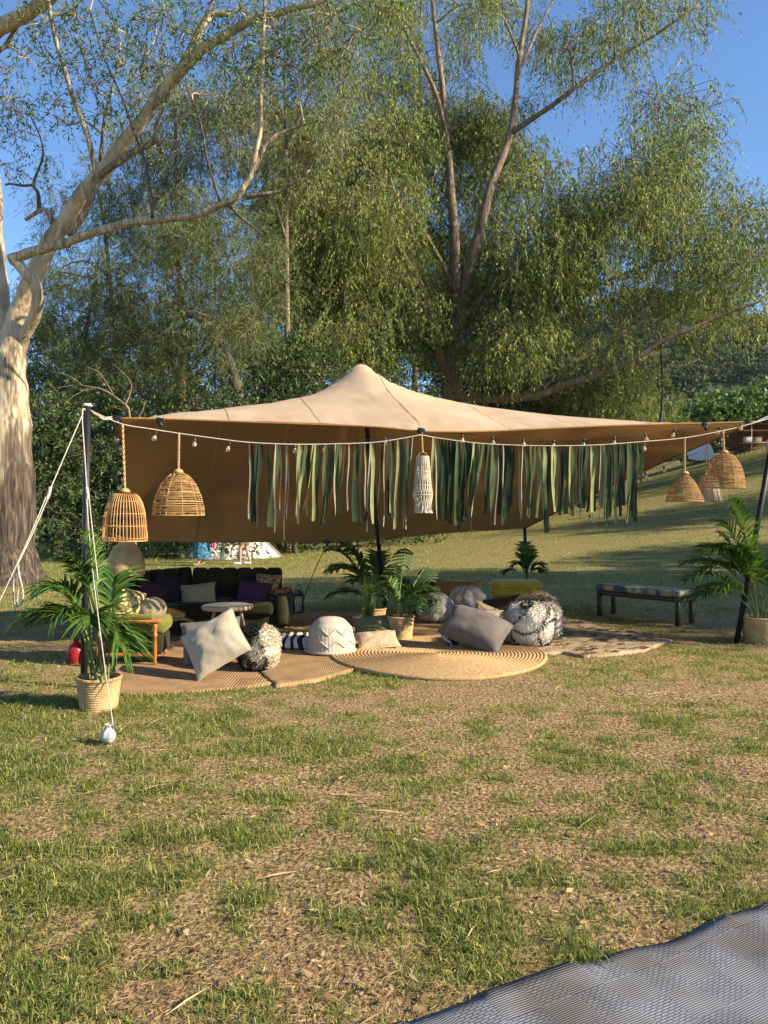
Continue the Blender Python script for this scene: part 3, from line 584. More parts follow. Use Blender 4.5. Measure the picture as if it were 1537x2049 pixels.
for i, (px, py0, w, lb) in enumerate([(1350, 812, 60, 'small bright green poplar nearest the light gums'), (1395, 800, 60, 'bright green poplar above the right tent edge'), (1440, 792, 70, 'broad bright green poplar above the far awning\'s left side'), (1490, 780, 70, 'tall bright green poplar near the right edge'), (1545, 770, 80, 'bright green poplar cut by the right edge')]):
    b = np.array([*P(px, 860, 85)[:2], 0]); b[2] = float(H(b[0], 85)) - 1
    poly = [(px - w * .5, 880), (px - w * .5, 840), (px - w * .25, py0 + 12), (px, py0), (px + w * .28, py0 + 14), (px + w * .5, 840), (px + w * .5, 880)]
    tree('poplar_tree', lb, b, [([b, P(px, 870, 85), P(px, py0 + 20, 85)], .25, .05)], from_poly(poly, 16, (83, 87), (1.1, 1.6), (), 60 + i, .5), M['bark'], M['poplar'], 'row of bright poplars below the hill', twigs=30, leaves=10, leaf=(.55, .3), droop=-.3, tl=1.2, spread=.8, r0=1.3, sub=0)
# trees outside the frame on the right, which shade the middle lawn
for i, (x0, y0, c0, se, nc, lb) in enumerate([(25, 8.0, (25, 7.0, 11.6), (2.4, 3.5, 4.8), 95, 'broad gum standing far right of the clearing, nearest the camera'), (27.5, 11.2, (27.5, 10.3, 10.4), (2.4, 2.4, 4.6), 66, 'broad gum standing far right of the clearing beyond the bench'), (29, 15.6, (29, 15.0, 9.4), (2.5, 3.3, 3.2), 60, 'rounder gum at the foot of the right slope'), (37, 23, (37, 22.5, 13), (3, 3.4, 5.0), 64, 'broad gum on the right slope above the lawn'), (41, 33, (41, 32, 15), (3, 3.5, 5.0), 60, 'broad gum high on the right slope')]):
    b = np.array([x0, y0, float(H(x0, y0)) - .1]); rg = np.random.default_rng(80 + i); cl = []
    for _ in range(nc):
        v = rg.normal(size=3); v /= np.linalg.norm(v); cl.append((np.array(c0) + v * rg.random() ** .4 * np.array(se), rg.uniform(.9, 1.4)))
    tree('shade_gum_tree', lb, b, [([b, b + [.2, .1, c0[2] * .5], np.array(c0) + [0, 0, se[2] * .6]], .35, .08)], cl, M['bark'], M['gum'], 'gum trees around the clearing', twigs=22, leaves=12, leaf=(.36, .09), droop=.8, tl=.9, spread=.5, r0=1.1, sub=1)

# ------------------------------------------------------------------ hill
hx = np.linspace(-250, 520, 90); hy = np.linspace(190, 620, 40)
X, Y = np.meshgrid(hx, hy, indexing='ij')
def hillz(x, y):
    ridge = 96 * smooth01((x + 40) / 190) * (1 + .12 * np.sin(x / 47)) + 12
    return ridge * smooth01((y - 200) / 210) * (.9 + .2 * fbm(x, y, 90, 4))
mb = MB(); mb.grid(np.stack([X, Y, hillz(X, Y) - 3], -1)); M['hill'] = fab('hill_scrub', (.04, .05, .03), (.09, .09, .05), .08, 1, .3, .5, .05)
struct(mb.build('hill', M['hill']))
LV = []; LQ = []; n0 = 0
for k in range(620):
    yy = RNG.uniform(215, 430); xx = yy * RNG.uniform(.18, .58)
    zz = float(hillz(xx, yy)) - 2; r = RNG.uniform(3.2, 6.5); n = 130
    o = unit(n); o[:, 2] = np.abs(o[:, 2]) * 1.1 - .1; p = np.array([xx, yy, zz + r * .5]) + o * r * (.55 + .45 * RNG.random((n, 1)))
    V, q = leaf_tris(p, unit(n) + o * .3, np.full(n, 1.9) * RNG.uniform(.6, 1.2, n), np.full(n, 1.3)); LV.append(V); LQ.append(q + n0); n0 += len(V)
stuff(link('hill_forest', make_mesh('hill_forest', np.concatenate(LV), None, np.concatenate(LQ), False), M['hillwood']), 'far wooded hillside fading into blue air at right', 'forest')

# ------------------------------------------------------------------ stretch tent
def canvas():
    m, N, L, b = nodes('tan_stretch_canvas'); tc = N.new('ShaderNodeTexCoord')
    n = N.new('ShaderNodeTexNoise'); n.inputs['Scale'].default_value = 1.6; n.inputs['Detail'].default_value = 5; L.new(tc.outputs['Object'], n.inputs['Vector'])
    r = ramp(N, [(.3, (.42, .305, .195)), (.7, (.54, .41, .28))]); L.new(n.outputs['Fac'], r.inputs[0]); L.new(r.outputs[0], b.inputs['Base Color'])
    b.inputs['Roughness'].default_value = .8; b.inputs['Specular IOR Level'].default_value = .2
    n2 = N.new('ShaderNodeTexNoise'); n2.inputs['Scale'].default_value = 260; L.new(tc.outputs['Object'], n2.inputs['Vector'])
    bp = N.new('ShaderNodeBump'); bp.inputs['Strength'].default_value = .25; bp.inputs['Distance'].default_value = .003; L.new(n2.outputs['Fac'], bp.inputs['Height'])
    L.new(bp.outputs[0], b.inputs['Normal'])
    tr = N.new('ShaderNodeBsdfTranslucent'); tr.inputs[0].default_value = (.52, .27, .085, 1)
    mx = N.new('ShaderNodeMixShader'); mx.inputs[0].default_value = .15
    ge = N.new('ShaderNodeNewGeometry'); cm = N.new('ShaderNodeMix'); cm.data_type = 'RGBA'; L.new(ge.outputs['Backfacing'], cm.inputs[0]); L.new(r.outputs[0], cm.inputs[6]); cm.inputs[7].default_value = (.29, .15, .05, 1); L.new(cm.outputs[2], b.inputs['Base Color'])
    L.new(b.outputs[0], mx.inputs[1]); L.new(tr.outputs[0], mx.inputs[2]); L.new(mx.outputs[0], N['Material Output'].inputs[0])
    return m
M['canvas'] = canvas()
M['seam'] = fab('canvas_seam', (.36, .26, .165), (.46, .34, .22), 8, .9, .2)
front = catmull(PP((222, 836, 7.6), (340, 838, 7.75), (480, 843, 7.9), (620, 848, 8.05), (740, 853, 8.12), (843, 862, 8.1), (950, 863, 8.3), (1050, 859, 8.5), (1200, 852, 8.75), (1330, 848, 9.0), (1420, 846, 9.12), (1515, 843, 9.25)), 12)
right = catmull(PP((1515, 843, 9.25), (1400, 892, 10.2), (1282, 945, 11.3), (1160, 1002, 12.4), (1050, 1057, 13.4)), 12)
back = catmull(PP((252, 1082, 11.6), (400, 1084, 11.9), (560, 1083, 12.1), (655, 1084, 12.2), (800, 1072, 12.6), (930, 1063, 13.0), (1050, 1057, 13.4)), 12)
left = catmull(PP((222, 836, 7.6), (241, 880, 8.6), (250, 940, 9.7), (254, 1010, 10.7), (252, 1082, 11.6)), 12)
def resample(c, n):
    s = np.concatenate([[0], np.cumsum(np.linalg.norm(np.diff(c, axis=0), axis=1))]); t = np.linspace(0, s[-1], n)
    return np.stack([np.interp(t, s, c[:, k]) for k in range(3)], -1)
NU, NV = 110, 72
A = np.zeros((NU, NV, 3)); fr, rt, bk, lf = resample(front, NU), resample(right, NV), resample(back, NU), resample(left, NV)
u = np.linspace(0, 1, NU)[:, None, None]; v = np.linspace(0, 1, NV)[None, :, None]
A = (1 - v) * fr[:, None] + v * bk[:, None] + (1 - u) * lf[None] + u * rt[None] - ((1 - u) * (1 - v) * fr[0] + u * (1 - v) * fr[-1] + (1 - u) * v * bk[0] + u * v * bk[-1])
PEAK = P(722, 727, 10.0)
pi, pj = np.unravel_index(np.argmin(np.hypot(A[..., 0] - PEAK[0], A[..., 1] - PEAK[1])), (NU, NV))
A[..., :2] += (PEAK[:2] - A[pi, pj, :2]) * np.exp(-(((np.arange(NU)[:, None] - pi) / 18.) ** 2 + ((np.arange(NV)[None] - pj) / 12.) ** 2))[..., None] * (np.sin(np.pi * u) > 0) * 1.0
Zt = A[..., 2].copy(); RX = np.hypot(A[..., 0] - PEAK[0], A[..., 1] - PEAK[1])
fix = RX < .09
rdg = catmull(PP((238, 832, 7.9), (300, 826, 8.3), (390, 818, 8.75), (480, 808, 9.2), (560, 797, 9.55), (620, 784, 9.8), (662, 764, 9.95), (695, 740, 10), (722, 727, 10), (749, 739, 10), (790, 763, 10), (850, 785, 10.05), (960, 807, 10.1), (1100, 826, 10.1), (1230, 838, 10.0), (1340, 843, 9.85)), 10)
RZ = np.full((NU, NV), np.nan)
for ui in range(2, NU - 8):
    x0 = A[ui, :, 0]; yy = np.interp(x0, rdg[:, 0], rdg[:, 1]); vj = int(np.argmin(np.abs(A[ui, :, 1] - yy)))
    if 1 < vj < NV - 3 and rdg[0, 0] < x0[vj] < rdg[-1, 0]: RZ[ui, vj] = np.interp(x0[vj], rdg[:, 0], rdg[:, 2])
RM = ~np.isnan(RZ)
for it in range(5000):
    Zn = Zt.copy(); Zn[1:-1, 1:-1] = .25 * (Zt[2:, 1:-1] + Zt[:-2, 1:-1] + Zt[1:-1, 2:] + Zt[1:-1, :-2])
    Zn[fix] = PEAK[2] - (RX[fix] / .10) ** 2 * .035; Zn[RM] = RZ[RM]; Zn[pi, pj] = PEAK[2]; Zt = Zn
for it in range(26):
    Zn = Zt.copy(); Zn[1:-1, 1:-1] = .5 * Zt[1:-1, 1:-1] + .125 * (Zt[2:, 1:-1] + Zt[:-2, 1:-1] + Zt[1:-1, 2:] + Zt[1:-1, :-2]); k = np.clip((RX - .12) / .5, 0.03, 1); Zt = Zt * (1 - k) + Zn * k
A[..., 2] = Zt
# fine stretch wrinkles that run out from the front clip and the peak
ang = np.arctan2(A[..., 1] - fr[int(NU * .5), 1], A[..., 0] - P(843, 862, 8.1)[0]); rd = np.hypot(A[..., 0] - P(843, 862, 8.1)[0], A[..., 1] - 8.1)
A[..., 2] += .017 * np.sin(ang * 34 + 2 * vn(A[..., 0], A[..., 1], .6, 3)) * np.exp(-rd / .8) * np.clip(rd / .12, 0, 1)
A[..., 2] += .022 * (vn(A[..., 0] * .35 + A[..., 1] * 1.2, A[..., 1] * .4, .22, 8) - .5) * np.clip(rd, 0, 1) * (RX > .2)
vv = np.linspace(0, 1, NV)[None, :]; uu = np.linspace(0, 1, NU)[:, None]; inn = np.sin(np.pi * uu) ** .5 * np.sin(np.pi * vv) ** .5
A[..., 2] += .010 * np.sin(uu * 170 + 3 * np.sin(uu * 23)) * np.exp(-vv / .07) * np.clip(vv / .03, 0, 1)
fold = (fbm(A[..., 0] * 1.0, A[..., 2] * .35, .55, 14) - .5) * inn * np.clip((vv - .45) * 4, 0, 1)
A[..., 1] += .10 * fold; A[..., 2] += .05 * fold
for cc_, sc_ in ((fr[0], 9), (fr[-1], 9), (PEAK, 22)):
    an_ = np.arctan2(A[..., 1] - cc_[1], A[..., 0] - cc_[0]); rd_ = np.hypot(A[..., 0] - cc_[0], A[..., 1] - cc_[1]); A[..., 2] += .014 * np.sin(an_ * sc_ * 2) * np.exp(-rd_ / .9) * np.clip(rd_ / .3, 0, 1) * inn
tent = thing('stretch_tent', 'tan stretch tent with one central peak shading a lounge on the lawn', 'tent', (PEAK[0], 10.5, 0))
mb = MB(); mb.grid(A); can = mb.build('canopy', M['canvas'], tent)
for c in (fr, rt, bk, lf):
    mb = MB(); mb.tube(c + [0, 0, -.004], .012, 6); mb.build('hem', M['canvas'], can)
for ui in (int(NU * .16), int(NU * .29), int(NU * .43), int(NU * .57), int(NU * .69), int(NU * .81)):
    c = A[ui]; s = np.array([.006, 0, 0]); mb = MB(); mb.grid(np.stack([c - s + [0, 0, .005], c + s + [0, 0, .005]], 1)); mb.build('seam', M['seam'], can)
    mb = MB(); mb.grid(np.stack([c - s - [0, 0, .005], c + s - [0, 0, .005]], 1)); mb.build('seam', M['seam'], can)
# poles
pb = P(774, 1245, 10.9); pb[2] = 0
mb = MB(); mb.tube([pb, PEAK - [0, 0, .06]], .03, 10); mb.build('centre_pole', M['black'], tent)
lp0 = np.array([P(168, 1300, 7.0)[0], 7.0, 0]); lp1 = P(175, 812, 7.0)
mb = MB(); mb.tube([lp0, lp1], .031, 10); lpo = mb.build('corner_pole', M['black'], tent)
M['cap'] = fab('cream_cap', (.6, .56, .42), (.7, .66, .52), 10, .5, 0)
mb = MB(); mb.lathe([(0, .022), (.03, .02), (.043, .008), (.043, -.006), (.0, -.006)], 14, lp1); mb.build('pole_cap', M['cap'], lpo)
rp0 = np.array([P(1474, 1285, 9.35)[0], 9.35, 0]); rp1 = P(1556, 822, 9.3)
mb = MB(); mb.tube([rp0, rp1], .032, 10); mb.build('corner_pole', M['black'], tent)
bp0 = np.array([2.52, 13.45, 0]); mb = MB(); mb.tube([bp0, P(1050, 1050, 13.4)], .03, 10); mb.build('back_pole', M['black'], tent)
# edge clips
def clip(p, s=1.0, rz=0):
    mb = MB(); mb.rbox(p, (.075 * s, .04 * s, .05 * s), .012, 2, (0, .2, rz)); mb.rbox(np.array(p) + [0, -.012, -.035 * s], (.035 * s, .03 * s, .05 * s), .01, 2, (.1, -.3, rz)); mb.build('edge_clip', M['black'], tent)
for p in (P(322, 842, 7.72), P(843, 862, 8.06), P(1412, 850, 9.1), P(655, 1085, 12.18), P(1500, 846, 9.2), P(236, 838, 7.6)): clip(p, 1.15)
# ropes
def rope(parent, pts, r=.006, mat='rope', name='guy_rope', m=6):
    mb = MB(); mb.tube(catmull(pts, m), r, 6); return mb.build(name, M[mat], parent)
top = P(164, 832, 6.95)
peg = P(219, 1462, 5.3)
rope(tent, [P(172, 822, 6.98), P(166, 818, 6.96), top, P(158, 838, 6.95)], .007)
rope(tent, [top, P(170, 920, 6.7), P(174, 985, 6.5)], .0052)
rope(tent, [P(172, 985, 6.5), P(184, 1130, 6.15), P(205, 1300, 5.75), P(226, 1450, 5.32)], .0042)
rope(tent, [P(177, 985, 6.5), P(188, 1090, 6.25), P(196, 1160, 6.08)], .0046)
mb = MB(); mb.tube(catmull([P(173, 975, 6.49), P(176, 990, 6.48), P(175, 1003, 6.47)], 3), .014, 7); mb.build('rope_knot', M['rope'], tent)
stake = np.array([-3.2, 5.45, .0])
rope(tent, [top, P(130, 910, 6.7), P(98, 985, 6.5)], .0052); rope(tent, [P(96, 985, 6.5), P(38, 1120, 6.1), stake], .0046); rope(tent, [P(101, 985, 6.5), P(64, 1070, 6.25), P(36, 1128, 6.1)], .0046)
mb = MB(); mb.tube(catmull([P(101, 974, 6.49), P(98, 988, 6.48), P(93, 1000, 6.47)], 3), .015, 7); mb.build('rope_knot', M['rope'], tent)
rope(tent, [P(34, 1130, 6.08), P(27, 1170, 6.08), P(30, 1212, 6.08), P(44, 1205, 6.07), P(45, 1180, 6.07), P(38, 1150, 6.07), P(36, 1130, 6.08)], .0075, name='rope_tail')
rope(tent, [P(36, 1180, 6.06), P(34, 1205, 6.06), P(29, 1222, 6.05)], .006, name='rope_tail')
rope(tent, [P(182, 822, 7.0), P(205, 838, 7.3), P(224, 838, 7.58)], .009)
rope(tent, [P(186, 826, 7.0), P(206, 835, 7.3), P(224, 834, 7.6)], .006)
rope(tent, [P(1514, 844, 9.25), P(1540, 832, 9.28), rp1 - [0, 0, .02]], .012)
rope(tent, [P(655, 1086, 12.2), P(622, 1160, 12.2), np.array([P(600, 1225, 12.1)[0], 12.1, .02])], .007, 'black', 'guy_strap')
rope(tent, [P(252, 1084, 11.6), P(215, 1150, 12), np.array([-4.6, 12.4, 0])], .007, 'black', 'guy_strap')

# the white wrapped peg ball at the end of the guy rope
M['whitecloth'] = fab('white_cloth_wrap', (.30, .30, .32), (.42, .41, .43), 14, .8, .5, 40)
pc = np.array([P(217, 1470, 5.27)[0], 5.27, .055]); th, ph = np.meshgrid(np.linspace(0.001, np.pi - .001, 22), np.linspace(0, 2 * np.pi, 30, endpoint=False), indexing='ij')
tt = th / np.pi; rr = np.interp(tt, [0, .10, .20, .28, .40, .62, .85, 1.0], [.026, .024, .012, .018, .040, .054, .040, .001]) * (1 + .12 * np.sin(ph * 7 + tt * 5) * np.exp(-((tt - .3) / .25) ** 2) + .06 * np.sin(ph * 3 + tt * 6)); zz = np.interp(tt, [0, .2, .28, 1.0], [.085, .062, .052, -.055]) + .004 * np.sin(ph * 4 + tt * 9)
mb = MB(); mb.grid(np.stack([pc[0] + rr * np.cos(ph), pc[1] + rr * np.sin(ph), pc[2] + zz], -1), cv=True)
tag(mb.build('peg_cover', M['whitecloth']), 'white cloth-wrapped tent peg on the grass at the end of the guy rope', 'peg cover')

# ------------------------------------------------------------------ rope line, fringe, string lights
lineL = catmull(PP((182, 822, 6.98), (243, 848, 7.1), (300, 858, 7.22), (358, 867, 7.32), (430, 877, 7.42), (497, 885, 7.5), (590, 889, 7.65), (680, 888, 7.8), (760, 884, 7.92), (843, 870, 8.03)), 8)
lineR = catmull(PP((843, 870, 8.03), (880, 877, 8.1), (960, 887, 8.2), (1040, 891, 8.3), (1118, 892, 8.42), (1200, 890, 8.55), (1282, 884, 8.68), (1370, 876, 8.85), (1450, 861, 9.0), (1510, 846, 9.12), (1556, 832, 9.28)), 8)
t = thing('rope_line', 'thin white rope strung across the tent front from pole to pole', 'rope', tuple(lineL[0]))
for l in (lineL, lineR): mb = MB(); mb.tube(l, .0055, 6); mb.build('rope_span', M['rope'], t)
def on_line(px):
    l = lineL if px < 843 else lineR; sx = CX + l[:, 0] / l[:, 1] * F
    return np.array([np.interp(px, sx, l[:, k]) for k in range(3)])
GREENS = {}
for k, (a, b) in {'light': ((.20, .215, .095), (.27, .285, .13)), 'mid': ((.055, .075, .034), (.08, .105, .046)), 'dark': ((.022, .036, .02), (.036, .058, .03)), 'string': ((.26, .24, .18), (.36, .34, .26)), 'deep': ((.02, .028, .02), (.035, .045, .03))}.items():
    GREENS[k] = fab('fringe_' + k, a, b, 9, .9, .25, 180, .1, transl=.22)
def strip_mesh(p, ln, w, tw, ph, sway, mat, parent, seed):
    n = 26; tt = np.linspace(0, 1, n); rg = np.random.default_rng(seed)
    a = ph + tw * tt ** 1.2 + .25 * np.sin(tt * 6 + ph)
    cx = sway[0] * tt ** 1.6 + .006 * np.sin(tt * 7 + ph * 3); cy = sway[1] * tt ** 1.6 + .012 * np.cos(tt * 5 + ph * 2)
    c = np.stack([p[0] + cx, p[1] + cy - .012, p[2] - tt * ln], -1); ww = w * (.55 + .45 * np.minimum(1, tt * 6)) * (1 + .1 * np.sin(tt * 9 + ph))
    s = np.stack([np.cos(a), np.sin(a), 0 * a], -1) * (ww / 2)[:, None]; nrm = np.stack([-np.sin(a), np.cos(a), 0 * a], -1) * (w * .13)
    mb = MB(); mb.grid(np.stack([c - s, c - s * .35 + nrm, c + s * .35 + nrm * .6, c + s], 1)); return mb.build('strip', mat, parent)
rg = np.random.default_rng(21)
def fringe(label, spans, group='green fabric fringe garlands'):
    px0 = spans[0][0]; t = thing('fabric_fringe', label, 'garland', tuple(on_line(px0)), 0, group); n = 0
    for x0, x1, step, mix in spans:
        x = x0
        while x < x1:
            kind = rg.choice(['light', 'mid', 'dark', 'string', 'deep'], p=mix)
            w = {'light': rg.uniform(.028, .058), 'mid': rg.uniform(.028, .06), 'dark': rg.uniform(.028, .06), 'string': rg.uniform(.010, .018), 'deep': rg.uniform(.02, .04)}[kind]
            p = on_line(x); d = p[1]; yb = rg.uniform(1018, 1066) if x < 860 else rg.uniform(1012, 1052)
            if rg.random() < .08: yb += 18
            ln = p[2] - P(x, yb, d)[2]; big = rg.random() < .12
            strip_mesh(p, ln, w, rg.normal(0, 1.1), rg.uniform(-.8, .8), (rg.normal(-.008, .018) - (.10 if big else 0), rg.normal(0, .015)), GREENS[kind], t, n); n += 1
            # knot over the rope
            x += step * (rg.uniform(.5, 1.8) if x < 850 else rg.uniform(.45, 1.45))
    mb = MB()
    return t
mL = [.26, .17, .14, .27, .16]; mR = [.19, .15, .27, .13, .26]
fringe('left run of hanging green fabric strips from its first knot to the macrame lamp', [(500, 528, 6.5, mL), (540, 578, 7, mL), (594, 640, 6, mL), (650, 692, 6, [.2, .4, .2, .12, .08]), (698, 732, 8, mL), (740, 830, 6.2, mL)])
fringe('right run of hanging green fabric strips, denser and darker, right of the macrame lamp', [(866, 900, 6, mR), (900, 1015, 5.4, mR), (1018, 1100, 6.2, mR), (1104, 1152, 6.4, [.3, .3, .15, .1, .15]), (1154, 1215, 5.8, mR), (1218, 1284, 4.6, [.12, .35, .33, .05, .15])])

M['glass'] = bpy.data.materials.new('bulb_glass'); M['glass'].use_nodes = True
b = M['glass'].node_tree.nodes['Principled BSDF']; b.inputs['Base Color'].default_value = (1, .82, .58, 1); b.inputs['Transmission Weight'].default_value = .75; b.inputs['Roughness'].default_value = .08
def bulb_meshes():
    mb = MB(); mb.lathe([(0, .0), (.012, 0), (.014, -.012), (.014, -.038), (.011, -.042), (0, -.042)], 10)
    me1 = make_mesh('socket', np.concatenate(mb.v), np.concatenate(mb.q)); me1.materials.append(M['black'])
    mb = MB(); mb.lathe([(0, -.04), (.011, -.042), (.016, -.055), (.022, -.070), (.022, -.082), (.015, -.095), (0, -.099)], 12)
    me2 = make_mesh('bulb_glass', np.concatenate(mb.v), np.concatenate(mb.q)); me2.materials.append(M['glass'])
    mb = MB(); mb.tube([(0, 0, -.042), (.004, 0, -.06), (-.004, 0, -.075), (0, 0, -.08)], .003, 5)
    me3 = make_mesh('filament', np.concatenate(mb.v), np.concatenate(mb.q), np.concatenate(mb.t)); me3.materials.append(M['cotton'])
    return me1, me2, me3
BM_ = bulb_meshes()
def string_light(label, wire, bulbs):
    t = thing('string_light', label, 'string lights', tuple(wire[0]), 0, 'festoon string lights'); mb = MB(); mb.tube(catmull(wire, 8), .0035, 5); mb.build('wire', M['black'], t)
    for p in bulbs:
        s = link('socket', BM_[0], None, t); s.location = Vector(p) - t.location; s.rotation_euler = (random.uniform(-.4, .2), random.uniform(-.35, .35), 0)
        for me in BM_[1:]: g = link(me.name.split('.')[0], me, None, s)
W1 = PP((236, 846, 7.2), (313, 862, 7.35), (390, 875, 7.45), (460, 884, 7.55), (525, 887, 7.65), (590, 888, 7.75), (652, 887, 7.85), (708, 884, 7.92), (770, 874, 8.0), (843, 864, 8.05))
string_light('bulb string along the left half of the tent front', W1, [p - [0, 0, .004] for p in W1[1:-1]])
W2 = PP((843, 864, 8.05), (925, 868, 8.28), (985, 873, 8.36), (1047, 877, 8.44), (1108, 879, 8.52), (1170, 877, 8.6), (1230, 873, 8.68), (1290, 866, 8.78), (1350, 858, 8.88), (1440, 853, 9.0), (1505, 848, 9.15))
string_light('bulb string along the right half of the tent front', W2, [p - [0, 0, .004] for p in W2[1:-1]] + [P(1288, 886, 8.7), P(1482, 846, 9.05)])
W3 = PP((230, 848, 7.7), (232, 868, 8.0), (240, 886, 8.4), (236, 935, 9.2), (244, 950, 9.6), (238, 966, 10.0), (236, 1020, 10.6), (207, 1076, 10.6))
string_light('bulb string hanging down the tent left edge', W3, W3[1:-2] + [W3[-1]])
W4 = PP((1400, 905, 10.4), (1362, 918, 10.7), (1328, 932, 11.0), (1290, 945, 11.4), (1220, 985, 12.0), (1180, 1030, 12.4), (1135, 1040, 12.7))
string_light('bulb string on the tent right back edge above the slope', W4, W4[1:-1])

# ------------------------------------------------------------------ hanging lamps
def cord(t, p0, p1, r=.011, mat='jute'):
    n = 26; s = np.linspace(0, 1, n); c = np.outer(1 - s, p0) + np.outer(s, p1)
    for ph in (0, np.pi):
        q = c + np.stack([np.cos(s * 40 + ph), np.sin(s * 40 + ph), 0 * s], -1) * r * .6; mb = MB(); mb.tube(q, r * .75, 6); mb.build('cord', M[mat], t)
def prof_bell(R_, Hh, k=2.4):   # radius against drop from the top
    s = np.linspace(0, 1, 24); return np.stack([R_ * (1 - (1 - s) ** k) ** (1 / k) * (.9 + .1 * s), -Hh * s], -1)
def ring(c, r, rad, n=40, wob=0, seed=0):
    a = np.linspace(0, 2 * np.pi, n + 1); rg = np.random.default_rng(seed); o = rg.normal(0, 1, 3) * wob
    return np.stack([c[0] + r * np.cos(a), c[1] + r * np.sin(a), c[2] + o[0] * np.cos(a + o[1] * 9) + wob * .6 * np.sin(a * 5 + o[2] * 7)], -1)
def open_lamp(label, hang, topp, R_, Hh, nrib, nring, mat, k=2.4, ribr=.004, ringr=.003, wob=0, miss=0, cap=True, group='woven pendant lamps', name='pendant_lamp', waver=0):
    t = thing(name, label, 'lamp', tuple(topp), 0, group); cord(t, hang, topp)
    pr = prof_bell(R_, Hh, k)
    if cap: mb = MB(); mb.lathe([(0, .03), (.03, .03), (.045, .012), (.05, -.006), (0, -.006)], 16, topp); mb.build('cap', mat, t)
    mb = MB(); mb.tube(np.stack([pr[1:, 0], 0 * pr[1:, 0], pr[1:, 1]], -1), ribr, 5); me = make_mesh('rib', np.concatenate(mb.v), np.concatenate(mb.q), np.concatenate(mb.t)); me.materials.append(mat)
    for i in range(nrib):
        o = link('rib', me, None, t); o.rotation_euler = (0, 0, 2 * np.pi * i / nrib + .1)
    rg = np.random.default_rng(int(R_ * 1e4) + nring); mb = MB()
    for i in range(nring):
        s = (i + .8) / nring; r = np.interp(s, np.linspace(0, 1, 24), pr[:, 0]); c = topp + np.array([0, 0, -Hh * s + rg.normal(0, waver)])
        path = ring(c, r + rg.choice([-.004, .004]), 0, 36, wob, i)
        if miss and rg.random() < miss: a = rg.integers(0, 36); path = np.roll(path[:-1], a, 0)[:rg.integers(12, 30)]
        mb.tube(path, ringr * rg.uniform(.7, 1.3), 4, False)
    w = mb.build('weave', mat, t); w['kind'] = 'stuff'
    mb = MB(); mb.tube(ring(topp + np.array([0, 0, -Hh]), R_ * .995, 0, 40), ribr * 1.6, 6, False); mb.build('base_ring', mat, t)
    return t
def px2(n, d): return n / F * d
d = 7.1; open_lamp('round rattan birdcage lamp with vertical bars at far left', on_line(245), P(250, 984, d), px2(43, d), px2(98, d), 40, 4, M['cane'], 3.2, .0048, .0036, name='birdcage_lamp')
d = 7.32; open_lamp('ragged open-weave willow bell lamp right of the birdcage lamp', on_line(358), P(357, 945, d), px2(51, d), px2(86, d), 10, 44, M['cane2'], 2.1, .004, .0032, .004, .35, waver=.002)
d = 8.95; open_lamp('large bell wicker lamp hanging nearest the right pole', on_line(1447), P(1449, 906, d), px2(39, d), px2(70, d), 12, 34, M['cane2'], 2.3, .004, .0034, .002)
d = 8.9; open_lamp('cone wicker lamp hanging on a long cord left of the right bell lamp', on_line(1370), P(1370, 948, d), px2(36, d), px2(55, d), 12, 30, M['cane2'], 1.5, .004, .003, .002)
# solid basket lamp low behind the birdcage
d = 9.2; tp = P(252, 1084, d); t = thing('basket_lamp', 'solid woven basket lamp hanging low below the birdcage, above the sofa', 'lamp', tuple(tp), 0, 'woven pendant lamps')
cord(t, P(251, 905, d + .2), tp)
s = np.linspace(0, 1, 60); r = px2(37, d) * np.interp(s, [0, .12, .3, .55, .8, 1], [.32, .58, .80, .96, 1.0, .99]); z = -px2(66, d) * s
mb = MB(); mb.lathe(np.stack([r + .003 * np.sin(s * 150), z], -1), 40, tp); mb.build('shade', M['basket'], t)
mb = MB(); mb.lathe([(0, .004), (r[0], .004), (r[0], -.004)], 20, tp); mb.build('cap', M['basket'], t)
# tapered fibre lamp behind the right pair
d = 9.9; tp = P(1417, 951, d); t = thing('fibre_lamp', 'pale tapered fibre drum lamp hanging between the two right wicker lamps', 'lamp', tuple(tp), 0, 'woven pendant lamps')
cord(t, P(1417, 872, d), tp, .008); mb = MB(); mb.lathe([(.0, .0), (px2(15, d), -.003), (px2(17, d), -.02), (px2(28, d), -px2(52, d)), (px2(27, d), -px2(52, d)), (px2(16, d), -.03)], 30, tp); mb.build('shade', M['cotton'], t)
for i in range(16):
    a = 2 * np.pi * i / 16; mb = MB(); mb.tube([tp + [px2(17.5, d) * np.cos(a), px2(17.5, d) * np.sin(a), -.02], tp + [px2(28.5, d) * np.cos(a), px2(28.5, d) * np.sin(a), -px2(52, d)]], .004, 5); mb.build('rib', M['jute'], t)
# macrame lamp
d = 8.0; tp = P(846, 914, d); t = thing('macrame_lamp', 'cream macrame cord lamp hanging at the middle of the tent front', 'lamp', tuple(tp), 0, 'woven pendant lamps')
cord(t, P(844, 872, 8.03), tp + [0, 0, .045], .009)
for sx in (-1, 1): mb = MB(); mb.tube(catmull([tp + [sx * .055, 0, 0], tp + [sx * .03, 0, .035], tp + [0, 0, .05]], 4), .004, 5); mb.build('hanger', M['jute'], t)
rings = [(0, .062), (.155, .075), (.30, .088), (.40, .10)]
for z, r in rings: mb = MB(); mb.tube(ring(tp - [0, 0, z], r, 0, 30), .007, 6, False); mb.build('hoop', M['cotton'], t)
mb = MB(); n = 44
for i in range(n):
    a = 2 * np.pi * i / n; pts = []
    for (z, r), b_ in zip(rings + [(.50, .085), (.57, .075 + .02 * random.random())], (0, .07, -.07, .07, -.05, random.uniform(-.15, .15))):
        aa = a + b_ * (1 if i % 2 else -1); pts.append(tp + np.array([r * np.cos(aa), r * np.sin(aa), -z]))
    mb.tube(catmull(pts, 3), .0055, 5, False)
